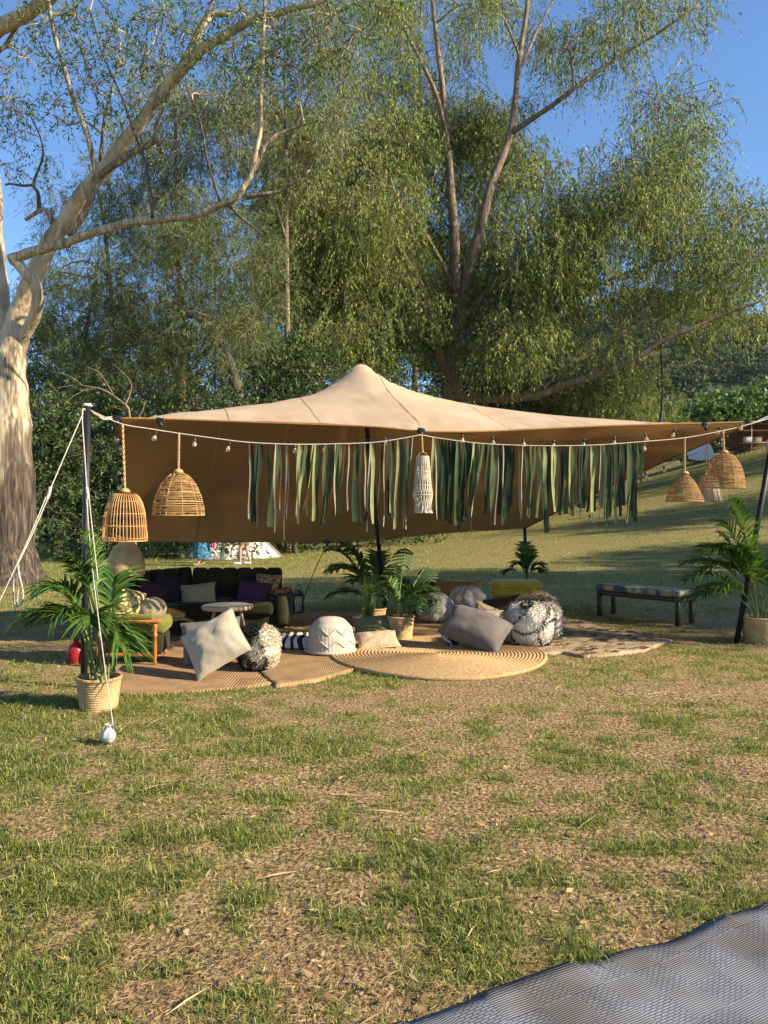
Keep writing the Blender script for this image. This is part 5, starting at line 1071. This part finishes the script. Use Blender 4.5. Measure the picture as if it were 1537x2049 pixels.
# bench
M['camo'] = None
def camo():
    m, N, L, b = nodes('faded_print_fabric'); tc = N.new('ShaderNodeTexCoord'); mp = N.new('ShaderNodeMapping'); mp.inputs['Scale'].default_value = (5, 5, 2); L.new(tc.outputs['Object'], mp.inputs[0])
    n = N.new('ShaderNodeTexNoise'); n.inputs['Scale'].default_value = 1.4; n.inputs['Detail'].default_value = 2; n.inputs['Distortion'].default_value = .8; L.new(mp.outputs[0], n.inputs['Vector'])
    r = ramp(N, [(.32, (.03, .045, .06)), (.45, (.09, .13, .15)), (.55, (.30, .24, .10)), (.66, (.34, .37, .33))]); L.new(n.outputs['Fac'], r.inputs[0]); L.new(r.outputs[0], b.inputs['Base Color']); b.inputs['Roughness'].default_value = .7; return m
M['camo'] = camo()
t = thing('bench', 'long low bench with dark wooden legs and faded patterned cushion, right of the rugs', 'bench', (3.86, 11.35, 0), R(128))
mb = MB(); mb.rbox((0, 0, .445), (1.42, .46, .10), .04, 4); mb.build('seat_pad', M['camo'], t, world=False)
mb = MB(); mb.rbox((0, 0, .36), (1.38, .42, .06), .006, 1); mb.build('frame', M['darkwood'], t, world=False)
for sx in (-1, 1):
    for sy in (-1, 1): mb = MB(); mb.rbox((sx * .655, sy * .178, .165), (.065, .062, .33), .006, 1); lg = mb.build('leg', M['darkwood'], t, world=False); mb = MB(); mb.rbox((sx * .655, sy * .178, .006), (.05, .048, .012), .004, 1); mb.build('foot_pad', M['cotton'], lg, world=False)
# black lantern
c = np.array([gx_(597, 12.0), 12.0, 0]); t = thing('lantern', 'black metal lantern on the grass right of the dark sofa', 'lantern', tuple(c))
for z in (.02, .30): mb = MB(); mb.rbox((0, 0, z), (.17, .17, .03), .006, 1); mb.build('plate', M['black'], t, world=False)
for sx in (-1, 1):
    for sy in (-1, 1): mb = MB(); mb.rbox((sx * .072, sy * .072, .16), (.016, .016, .26), .003, 1); mb.build('post', M['black'], t, world=False)
mb = MB(); mb.lathe([(.10, .315), (.05, .36), (.03, .38), (0, .38)], 4); mb.build('roof', M['black'], t, world=False, smooth=False)
mb = MB(); a = np.linspace(0, np.pi, 12); mb.tube(np.stack([.05 * np.cos(a), 0 * a, .38 + .07 * np.sin(a)], -1), .005, 5); mb.build('handle', M['black'], t, world=False)
mb = MB(); mb.lathe([(0, .03), (.03, .03), (.03, .14), (0, .145)], 12); mb.build('candle', M['cotton'], t, world=False)

# ------------------------------------------------------------------ potted plants
def frond(parent, p0, az, L, rise, droop, leafl=.28, nl=26, mat='palm', wd=.022, stem=.28, seed=0):
    rg = np.random.default_rng(seed); n = 26; s = np.linspace(0, 1, n); h = np.array([math.cos(az), math.sin(az), 0])
    c = p0 + np.outer(s, h) * L * (.35 + .65 * s[:, None] ** .8) * math.cos(rise) + np.outer(s * L * math.sin(rise) - droop * L * s ** 2.6, [0, 0, 1])
    T = np.gradient(c, axis=0); T /= np.linalg.norm(T, axis=1, keepdims=True); mb = MB(); mb.tube(c, np.linspace(.009, .002, n), 5, False); rc = mb.build('frond_stem', M['stem'], parent)
    mb = MB(); side = np.array([-math.sin(az), math.cos(az), 0])
    for i in range(nl):
        f = stem + (1 - stem) * (i + .5) / nl; k = f * (n - 1); a = int(k); b_ = min(a + 1, n - 1); p = c[a] * (1 - k + a) + c[b_] * (k - a); tt = T[a]
        ll = leafl * (math.sin(math.pi * min(1, (f - stem) / (1 - stem) * .82 + .16)) ** .7) * rg.uniform(.85, 1.1)
        for sg in (-1, 1):
            up = np.cross(side, tt) * -1; up = up if up[2] > 0 else -up
            d = side * sg * .75 + tt * .75 + up * .25 + rg.normal(0, .09, 3); d /= np.linalg.norm(d); w = np.cross(d, up); w /= np.linalg.norm(w) + 1e-9
            q = np.linspace(0, 1, 5)[:, None]; lc = p + d * ll * q + np.array([0, 0, -1.]) * ll * rg.uniform(.25, .55) * q ** 2.2
            ww = np.array([.45, 1, .9, .55, .04])[:, None] * wd / 2; mid = lc + up * .25 * ww * 0
            mb.grid(np.stack([lc - w * ww + up * ww * .5, mid, lc + w * ww + up * ww * .5], 1))
    o = mb.build('leaflets', M[mat], rc); return rc
def basket_pot(t, c, r, h, ridges=14):
    s = np.linspace(0, 1, ridges * 6); pr = r * (.82 + .18 * s) + .006 * np.abs(np.sin(s * np.pi * ridges)); A = np.stack([pr, h * s], -1)
    A = np.concatenate([[[0, .0]], A, [[r * .94, h + .004], [r * .90, h - .03], [r * .88, h - .06]]]); mb = MB(); mb.lathe(A, 44, c); po = mb.build('basket_pot', M['basket'], t)
    a = np.linspace(0, 2 * np.pi, 61); mb = MB(); mb.tube(np.stack([c[0] + r * 1.0 * np.cos(a), c[1] + r * 1.0 * np.sin(a), c[2] + h - .008 + 0 * a], -1), .014, 7, False); mb.build('rim', M['basket'], po)
    mb = MB(); mb.lathe([(0, h - .04), (r * .89, h - .045)], 30, c); mb.build('soil', M['soil'], po)
M['soil'] = fab('potting_soil', (.03, .02, .014), (.07, .05, .035), 40, 1, .6, 120)
def palm(label, c, r, h, fronds, seed, group='potted palms around the lounge', stems=.26, leafl=.28, wd=.022):
    t = thing('potted_palm', label, 'plant', tuple(c), 0, group); basket_pot(t, c, r, h); rg = np.random.default_rng(seed)
    for i, (az, L, rise, dr) in enumerate(fronds):
        p0 = np.array(c) + [rg.uniform(-.4, .4) * r, rg.uniform(-.4, .4) * r, h - .05]; frond(t, p0, R(az), L, R(rise), dr, leafl * rg.uniform(.9, 1.1), 26, 'palm', wd, stems + rg.uniform(0, .14), seed * 40 + i)
    return t
c = np.array([gx_(198, 6.25), 6.25, 0.0]); c[2] = float(hz(c[0], c[1])) - .01
palm('leafy potted palm in a woven basket at the left pole', c, .172, .265,
     [(192, 1.6, 80, .36), (172, 1.5, 74, .46), (206, 1.5, 74, .46), (182, 1.3, 68, .55), (235, 1.3, 74, .55), (150, 1.5, 80, .36), (95, 1.35, 80, .36), (15, 1.0, 82, .55), (335, 1.0, 80, .6), (290, 1.2, 78, .55), (198, 1.35, 62, .5), (186, 1.6, 84, .24), (350, .85, 70, .65)], 1, stems=.46, leafl=.36, wd=.024)
c = np.array([gx_(1526, 9.3), 9.35, 0.0])
palm('leafy potted palm in a basket beside the right leaning pole, cut by the frame', c, .22, .32,
     [(180, 1.85, 74, .30), (165, 1.75, 66, .40), (195, 1.8, 64, .43), (172, 1.7, 58, .45), (188, 1.65, 70, .4), (200, 1.3, 50, .5), (150, 1.5, 74, .25), (175, 1.25, 44, .5), (60, 1.3, 74, .4), (10, 1.3, 66, .45), (265, 1.2, 70, .5), (300, 1.2, 66, .5), (185, 1.9, 80, .2), (178, 1.6, 62, .5), (160, 1.6, 72, .42), (205, 1.6, 74, .4), (192, 1.5, 52, .45)], 2, stems=.34, leafl=.42, wd=.025)
c = np.array([gx_(748, 10.6), 10.6, 0.0])
palm('dark shaded potted palm left of the centre pole', c, .17, .27, [(180, 1.6, 68, .4), (165, 1.55, 74, .35), (195, 1.5, 62, .5), (150, 1.4, 60, .5), (205, 1.4, 76, .4), (185, 1.5, 78, .42), (90, 1.2, 76, .3), (40, 1.0, 66, .45), (340, 1.0, 60, .5), (230, 1.05, 66, .5), (270, .95, 64, .5), (175, .9, 45, .5), (10, .85, 48, .5)], 3, leafl=.34, wd=.030)
c = np.array([gx_(1050, 13.25), 13.2, 0.0])
palm('small potted palm against the short back pole behind the ottoman', c, .15, .25, [(180, 1.0, 76, .5), (0, 1.0, 74, .5), (200, .95, 80, .3), (340, .9, 78, .3), (270, 1.0, 80, .25), (90, 1.1, 82, .2), (150, .9, 66, .55), (30, .95, 66, .55)], 4, stems=.45, leafl=.28, wd=.028)
# monstera in the visible basket, with arching palm-like leaves
def monstera_leaf(t, p0, p1, size, tilt, seed):
    mb = MB(); mid = (p0 + p1) / 2 + np.array([0, 0, .06]); mb.tube(catmull([p0, mid, p1], 5), .006, 5, False); st = mb.build('leaf_stem', M['stem'], t); mb = MB()
    for sg in (-1, 1):
        for k in range(6):       # lobes split by deep notches
            f0, f1 = k / 6 + .01, (k + .80) / 6; L0 = size * (.62 * math.sin(math.pi * min(.97, .22 + f0 * .75)) + .05); pts = []
            for f, e in ((f0, 0), (f0, .55), (f0 + .03, .95), (f1 + .02, 1.0), (f1, .55), (f1, 0)): pts.append((sg * L0 * e, -size * (f - .1) - e * size * .16, -.10 * e * e * size))
            mb.add(pts, [[0, 1, 4, 5], [1, 2, 3, 4]])
    V = np.concatenate(mb.v); Rm = np.array((Euler((R(tilt[0]), R(tilt[1]), R(tilt[2]))).to_matrix())); mb.v = [V @ Rm.T + p1]; mb.q = mb.q; mb.build('leaf_blade', M['shrubleaf'], st, smooth=False)
M['shrubleaf'] = leafm('monstera_leaf', [(0, (.018, .045, .012)), (1, (.045, .085, .022))], .15, .55, .2)
c = np.array([gx_(802, 9.5), 9.55, 0.0]); t = thing('potted_monstera', 'monstera in a jute basket pot in front of the centre pole', 'plant', tuple(c), 0); basket_pot(t, c, .165, .30)
for i, (px, py, d, s, tl) in enumerate([(812, 1100, 9.9, .26, (68, 10, 10)), (848, 1138, 9.9, .22, (60, -20, 20)), (775, 1165, 9.8, .24, (60, 25, -15)), (825, 1190, 9.3, .24, (58, -10, 5)), (852, 1205, 9.4, .2, (55, -30, 25)), (790, 1130, 10, .22, (66, 10, -20))]):
    monstera_leaf(t, c + [RNG.uniform(-.06, .06), RNG.uniform(-.06, .06), .25], P(px, py, d), s, tl, i)
for i, (az, L, rise, dr) in enumerate([(10, .85, 56, .4), (30, .8, 62, .4), (350, .75, 50, .45), (200, .7, 70, .35), (150, .8, 72, .3), (320, .7, 60, .45)]): frond(t, c + [0, 0, .26], R(az), L, R(rise), dr, .26, 20, 'palm', .03, .3, 300 + i)
# upright grass plant
c = np.array([gx_(738, 9.9), 9.95, 0.0]); t = thing('potted_grass', 'upright green grassy plant between the dark palm and olive cushion', 'plant', tuple(c)); basket_pot(t, c, .12, .2)
mb = MB(); n = 130
for i in range(n):
    a = RNG.random() * 6.28; r = RNG.random() * .07; L = RNG.uniform(.4, .72); p = c + [r * math.cos(a), r * math.sin(a), .17]; ln_ = RNG.uniform(.03, .16)
    q = np.linspace(0, 1, 6)[:, None]; lc = p + np.array([math.cos(a), math.sin(a), 0]) * ln_ * q ** 1.8 + np.array([0, 0, 1.]) * L * q; w = np.array([-math.sin(a), math.cos(a), 0]) * .004 * (1.05 - q); mb.grid(np.stack([lc - w, lc + w], 1))
mb.build('blades', M['gum_fresh'], t)['kind'] = 'stuff'

# ------------------------------------------------------------------ people beyond the tent
M['skin'] = fab('skin', (.40, .22, .15), (.47, .27, .19), 9, .55, .1, 80, .3)
M['hair'] = fab('brown_hair', (.05, .03, .02), (.10, .06, .035), 30, .6, .4, 90)
M['skirt'] = pattern('blue_floral_skirt', (.012, .05, .12), (.05, .20, .27), 14, 'noise', 1.0)
M['pinkcloth'] = fab('pink_cloth', (.5, .10, .17), (.62, .16, .24), 8, .8, .2)
M['shorts'] = fab('khaki_shorts', (.13, .10, .06), (.19, .15, .09), 8, .9, .2)
M['shirt'] = fab('white_shirt', (.6, .58, .54), (.72, .70, .66), 8, .9, .2)
M['shoe'] = fab('pale_shoes', (.6, .54, .52), (.7, .64, .62), 12, .6, .1)
def body(parent, joints, edges, rad):
    me = bpy.data.meshes.new('body'); me.from_pydata([tuple(j) for j in joints], edges, []); o = bpy.data.objects.new('body', me); COL.objects.link(o); o.parent = parent
    me.materials.append(M['skin']); sk = o.modifiers.new('Skin', 'SKIN'); sk.use_smooth_shade = True
    for i, r in enumerate(rad): me.skin_vertices[0].data[i].radius = (r, r)
    me.skin_vertices[0].data[0].use_root = True
    o.modifiers.new('Subdivision', 'SUBSURF').levels = 1; o.modifiers[-1].render_levels = 2; return o
def person(label, loc, rz, stride, lean, skirt):
    t = thing('person', label, 'person', loc, rz)       # local: facing +x
    l = lean
    J = [(0, 0, .95), (.02 + l * .2, 0, 1.12), (.03 + l * .6, 0, 1.30), (.03 + l * .8, 0, 1.42), (.03 + l, 0, 1.50), (.05 + l, 0, 1.58), (.06 + l, 0, 1.66), (.05 + l, 0, 1.72)]
    Rr = [.13, .12, .13, .11, .05, .085, .09, .05]; E = [(i, i + 1) for i in range(7)]
    for s, f in ((1, stride), (-1, -stride * .7)):
        b_ = len(J); J += [(0, s * .09, .88), (f * .45 + .03, s * .10, .50), (f * .6 + .0, s * .10, .27), (f * .75 - .03, s * .10, .075), (f * .75 + .11, s * .115, .03)]; Rr += [.085, .058, .052, .034, .03]
        E += [(0, b_), (b_, b_ + 1), (b_ + 1, b_ + 2), (b_ + 2, b_ + 3), (b_ + 3, b_ + 4)]
        b_ = len(J); J += [(.03 + l * .8, s * .18, 1.38), (.0 + l * .7, s * .22, 1.12), (.14 + l * .5, s * .21, .92), (.19 + l * .5, s * .20, .85)]; Rr += [.055, .042, .032, .03]
        E += [(3, b_), (b_, b_ + 1), (b_ + 1, b_ + 2), (b_ + 2, b_ + 3)]
        for k in range(5):   # fingers
            e = len(J); J += [(.21 + l * .5 + .008 * k, s * (.185 + .01 * k), .80 - .012 * (k in (2, 3))), (.22 + l * .5 + .008 * k, s * (.18 + .01 * k), .765)]; Rr += [.009, .007]; E += [(b_ + 3, e), (e, e + 1)]
    body(t, J, E, Rr)
    th, ph = np.meshgrid(np.linspace(.001, np.pi * .62, 12), np.linspace(0, 2 * np.pi, 20, endpoint=False), indexing='ij'); hc = np.array([.035 + l, 0, 1.66])
    mb = MB(); mb.grid(np.stack([hc[0] + .112 * np.sin(th) * np.cos(ph) - .02, .105 * np.sin(th) * np.sin(ph), hc[2] + .125 * np.cos(th)], -1), cv=True); mb.build('hair', M['hair'], t, world=False)
    mb = MB(); mb.lathe([(.005, .0), (.012, -.012), (.016, -.03), (.002, -.034)], 8, (.155 + l, 0, 1.655)); mb.build('nose', M['skin'], t, world=False)
    n = 28; a = np.linspace(0, 2 * np.pi, n, endpoint=False); zs = np.linspace(.98, 1.45, 10); rr = np.interp(zs, [.98, 1.12, 1.3, 1.4, 1.45], [.165, .15, .165, .17, .10])
    A = np.stack([np.stack([l * (z - .95) * 1.9 + r * .82 * np.cos(a) + .02, r * 1.12 * np.sin(a), z + 0 * a], -1) for z, r in zip(zs, rr)]); mb = MB(); mb.grid(A, cv=True); mb.build('shirt', M['shirt'] if not skirt else M['pinkcloth'], t, world=False)
    if skirt:
        zs = np.linspace(1.0, .24, 16); A = np.stack([np.stack([(.15 + .13 * ((1 - z) / .76)) * (1 + .07 * np.sin(a * 7) * (1 - z)) * np.cos(a) - .05 * (1 - z), (.16 + .08 * (1 - z)) * (1 + .07 * np.sin(a * 7 + 1) * (1 - z)) * np.sin(a), z + .015 * np.sin(a * 3)], -1) for z in zs]); mb = MB(); mb.grid(A, cv=True); mb.build('skirt', M['skirt'], t, world=False)
    else:
        mb = MB(); A = np.stack([np.stack([.165 * np.cos(a) * .9, .175 * np.sin(a), z + 0 * a], -1) for z in (1.02, .95, .86, .80)]); mb.grid(A, cv=True); sh = mb.build('shorts', M['shorts'], t, world=False)
        for s, f in ((1, stride), (-1, -stride * .7)):
            A = np.stack([np.stack([f * .45 * q + .03 * q + (.115 - .01 * q) * np.cos(a), s * .095 + (.105) * np.sin(a), .86 - .30 * q + 0 * a], -1) for q in (0, .3, .6, .9)]); mb = MB(); mb.grid(A, cv=True); mb.build('shorts_leg', M['shorts'], sh, world=False)
            mb = MB(); mb.rbox((f * .75 + .05, s * .11, .035), (.24, .085, .07), .03, 3); mb.build('shoe', M['shoe'], t, world=False)
    return t
d = 22.6; person('person in a long blue patterned skirt walking behind the tent', (gx_(402, d), d, 0), R(200), .14, .02, True)
mb = MB(); n = 9; p = P(427, 1070, 22.5); g = np.zeros((8, 10, 3))
for i in range(8):
    for j in range(10): g[i, j] = p + [(i / 7 - .5) * (.16 - .006 * j), .04 * math.sin(i * 2.0), -.045 * j]
mb.grid(g); g2 = g + [0, .012, 0]; mb.grid(g2); o = mb.build('pink_towel', M['pinkcloth']); tag(o, 'pink cloth held beside the blue skirt', 'towel')
d = 23.4; person('person in khaki shorts and pale shoes walking behind the tent', (gx_(490, d), d, 0), R(185), .22, .10, False)

# ------------------------------------------------------------------ white bell tent
M['whitecanvas'] = fab('white_tent_canvas', (.58, .54, .46), (.70, .66, .58), 2.5, .85, .4, 14, .15, dist=.03, transl=.15)
c = np.array([gx_(462, 27.5), 27.5, 0]); t = thing('bell_tent', 'white canvas bell tent on the lawn behind the dark sofas', 'tent', tuple(c))
n = 96; a = np.linspace(0, 2 * np.pi, n, endpoint=False); pr = [(1.78, 0), (1.62, .16), (1.34, .42), (1.0, .75), (.6, 1.2), (.25, 1.7), (.03, 2.0)]
A = []
for k, (r, z) in enumerate(pr):
    fold = .05 * np.sin(a * 16 + .6 * np.sin(a * 5)) * (1 if k < 3 else .4); A.append(np.stack([c[0] + (r + fold * r) * np.cos(a), c[1] + (r + fold * r) * np.sin(a), z + .03 * np.sin(a * 16) * (k in (1, 2))], -1))
mb = MB(); mb.grid(np.array(A), cv=True); mb.build('canvas', M['whitecanvas'], t)
mb = MB(); mb.grid(np.stack([np.stack([c[0] + 1.44 * np.cos(a), c[1] + 1.44 * np.sin(a), .36 + .04 * np.sin(a * 16 + 1) + 0 * a], -1), np.stack([c[0] + 1.26 * np.cos(a), c[1] + 1.26 * np.sin(a), .52 + 0 * a], -1)]), cv=True); mb.build('eave_flap', M['whitecanvas'], t)
for px, py, dd in ((385, 1120, 26.2), (560, 1112, 27.5)):
    e = P(px, py, dd); e[2] = .02; mb = MB(); s = P(515 if px > 460 else 420, 1070, 27); mb.grid(np.stack([np.linspace(s - [.10, 0, 0], e - [.12, 0, 0], 8), np.linspace(s + [.10, 0, 0], e + [.12, 0, 0], 8)], 1)); mb.grid(np.stack([np.linspace(s - [.10, 0, -.02], e - [.12, 0, -.02], 8), np.linspace(s + [.10, 0, .02], e + [.12, 0, .02], 8)], 1)); mb.build('guy_flap', M['whitecanvas'] if px > 460 else M['choc'], t)

# ------------------------------------------------------------------ far camp on the slope
def gnd(px, d): x = gx_(px, d); return np.array([x, d, float(hz(x, d))])
M['awning'] = fab('dark_red_brown_awning', (.10, .045, .03), (.16, .075, .05), 3, .9, .2)
M['camperwhite'] = fab('camper_white', (.6, .6, .58), (.7, .7, .68), 4, .5, .1)
d = 44; c = gnd(1512, d); t = thing('camp_awning', 'dark brown camp awning far up the slope at the right edge', 'awning', tuple(c))
A = np.zeros((9, 7, 3))
for i in range(9):
    for j in range(7): A[i, j] = c + [(-.75 + i * .45), -1.0 + j * .45, 1.45 - .22 * abs(j / 6 - .5) - .05 * math.sin(i / 8 * np.pi)]
mb = MB(); mb.grid(A); mb.build('roof_sheet', M['awning'], t)
A2 = np.array([[c + [-.75 + i * .45, 1.75, z] for z in (0, .5, 1.0, 1.3)] for i in range(9)]); mb = MB(); mb.grid(A2); mb.build('back_wall', M['awning'], t)
for x in (-.7, 1.2, 2.8): mb = MB(); mb.tube([c + [x, -.98, -.1], c + [x, -.98, 1.38]], .025, 6); mb.build('pole', M['palewood'], t)
def camp_table(px, d, w, label):
    c = gnd(px, d); t = thing('camp_table', label, 'table', tuple(c)); mb = MB(); mb.rbox(c + [0, 0, .62], (w, .6, .05), .01, 1); mb.build('table_top', M['palewood'], t)
    for sx in (-1, 1):
        for sy in (-1, 1): mb = MB(); mb.tube([c + [sx * (w / 2 - .05), sy * .25, -.05], c + [sx * (w / 2 - .05), sy * .25, .61]], .02, 6); mb.build('leg', M['black'], t)
    return c
c = camp_table(1508, 42, 1.3, 'dark folding table under the far brown awning')
for dx, mt, lb, nm in ((-.32, 'camperwhite', 'white cool box on the far camp table', 'cool_box'), (.22, 'tan', 'tan carton on the far camp table', 'carton')):
    mb = MB(); mb.rbox(c + [dx, 0, .78], (.36, .3, .26), .03, 2); o = mb.build(nm, M[mt]); tag(o, lb, 'box'); mb = MB(); mb.rbox(c + [dx, 0, .925], (.38, .32, .03), .01, 1); mb.build('lid', M[mt], o)
# parasol and shelter
d = 44; c = gnd(1413, d); t = thing('parasol', 'white parasol with pale pole far on the slope behind the wicker lamps', 'parasol', tuple(c)); mb = MB(); mb.tube([c - [0, 0, .1], c + [0, 0, 1.55]], .03, 8); mb.build('pole', M['palewood'], t)
for i in range(8):
    a0, a1 = 2 * np.pi * i / 8, 2 * np.pi * (i + 1) / 8; mb = MB(); s = np.linspace(0, 1, 5)[:, None]; e0 = np.array([.52 * math.cos(a0), .52 * math.sin(a0), -.28]); e1 = np.array([.52 * math.cos(a1), .52 * math.sin(a1), -.28]); q = np.stack([c + [0, 0, 1.6] + e0 * s, c + [0, 0, 1.57] + (e0 + e1) / 2 * s, c + [0, 0, 1.6] + e1 * s], 1); mb.grid(q); mb.build('canopy_panel', M['shirt'] if i % 2 else M['pinkpale'] if 'pinkpale' in M else M['shirt'], t)
d = 46; c = gnd(1394, d); t = thing('tarp_shelter', 'low white tarp shelter left of the far parasol', 'shelter', tuple(c))
for sg in (-1, 1): mb = MB(); A = np.array([[c + [x, sg * y, z - .12 * math.sin((x + .8) / 1.6 * np.pi)] for y, z in ((.02, 1.1), (.4, .75), (.8, .15))] for x in np.linspace(-.8, .8, 7)]); mb.grid(A); mb.build('tarp_side', M['shirt'], t)
for x in (-.8, .8): mb = MB(); mb.tube([c + [x, 0, -.1], c + [x, 0, 1.12]], .02, 6); mb.build('pole', M['palewood'], t)
# rail fence
p0, p1 = gnd(1415, 47), gnd(1500, 47); t = thing('rail_fence', 'dark post and rail fence left of the far awning', 'fence', tuple(p0))
for k in range(4):
    q = p0 + (p1 - p0) * k / 3; q[2] = float(hz(q[0], q[1])); mb = MB(); mb.rbox(q + [0, 0, .45], (.10, .10, 1.1), .01, 1); mb.build('post', M['darkwood'], t)
for z in (.4, .8): mb = MB(); mb.tube([p0 + [0, -.07, z], p1 + [0, -.07, z]], .04, 6); mb.build('rail', M['darkwood'], t)
# power pole
d = 60; c = gnd(1106, d); t = thing('power_pole', 'distant power pole with crossarms above the tent right slope', 'power pole', tuple(c)); tp = P(1106, 808, d); tp[0] = c[0]
mb = MB(); mb.tube([c - [0, 0, .2], tp], .12, 8); mb.build('post', M['palewood'], t)
for z in (.25, .55):
    mb = MB(); mb.rbox(tp - [0, 0, z], (1.2, .1, .12), .01, 1); ar = mb.build('crossarm', M['palewood'], t)
    for x in (-.5, -.2, .2, .5): mb = MB(); mb.lathe([(0, .18), (.05, .16), (.06, .1), (.04, .06)], 8, tp + [x, 0, -z]); mb.build('insulator', M['shirt'], ar)

# ------------------------------------------------------------------ haze
m = bpy.data.materials.new('pale_haze'); m.use_nodes = True; N = m.node_tree.nodes; L = m.node_tree.links
N.remove(N['Principled BSDF']); pv = N.new('ShaderNodeVolumePrincipled'); pv.inputs['Color'].default_value = (.80, .88, 1.0, 1); pv.inputs['Density'].default_value = .00005; pv.inputs['Anisotropy'].default_value = .2
L.new(pv.outputs[0], N['Material Output'].inputs['Volume'])
mb = MB(); mb.rbox((0, 420, 69), (2000, 1100, 146), 0); hzo = mb.build('haze', m, smooth=False); stuff(hzo, 'thin pale blue air over the whole valley', 'haze')
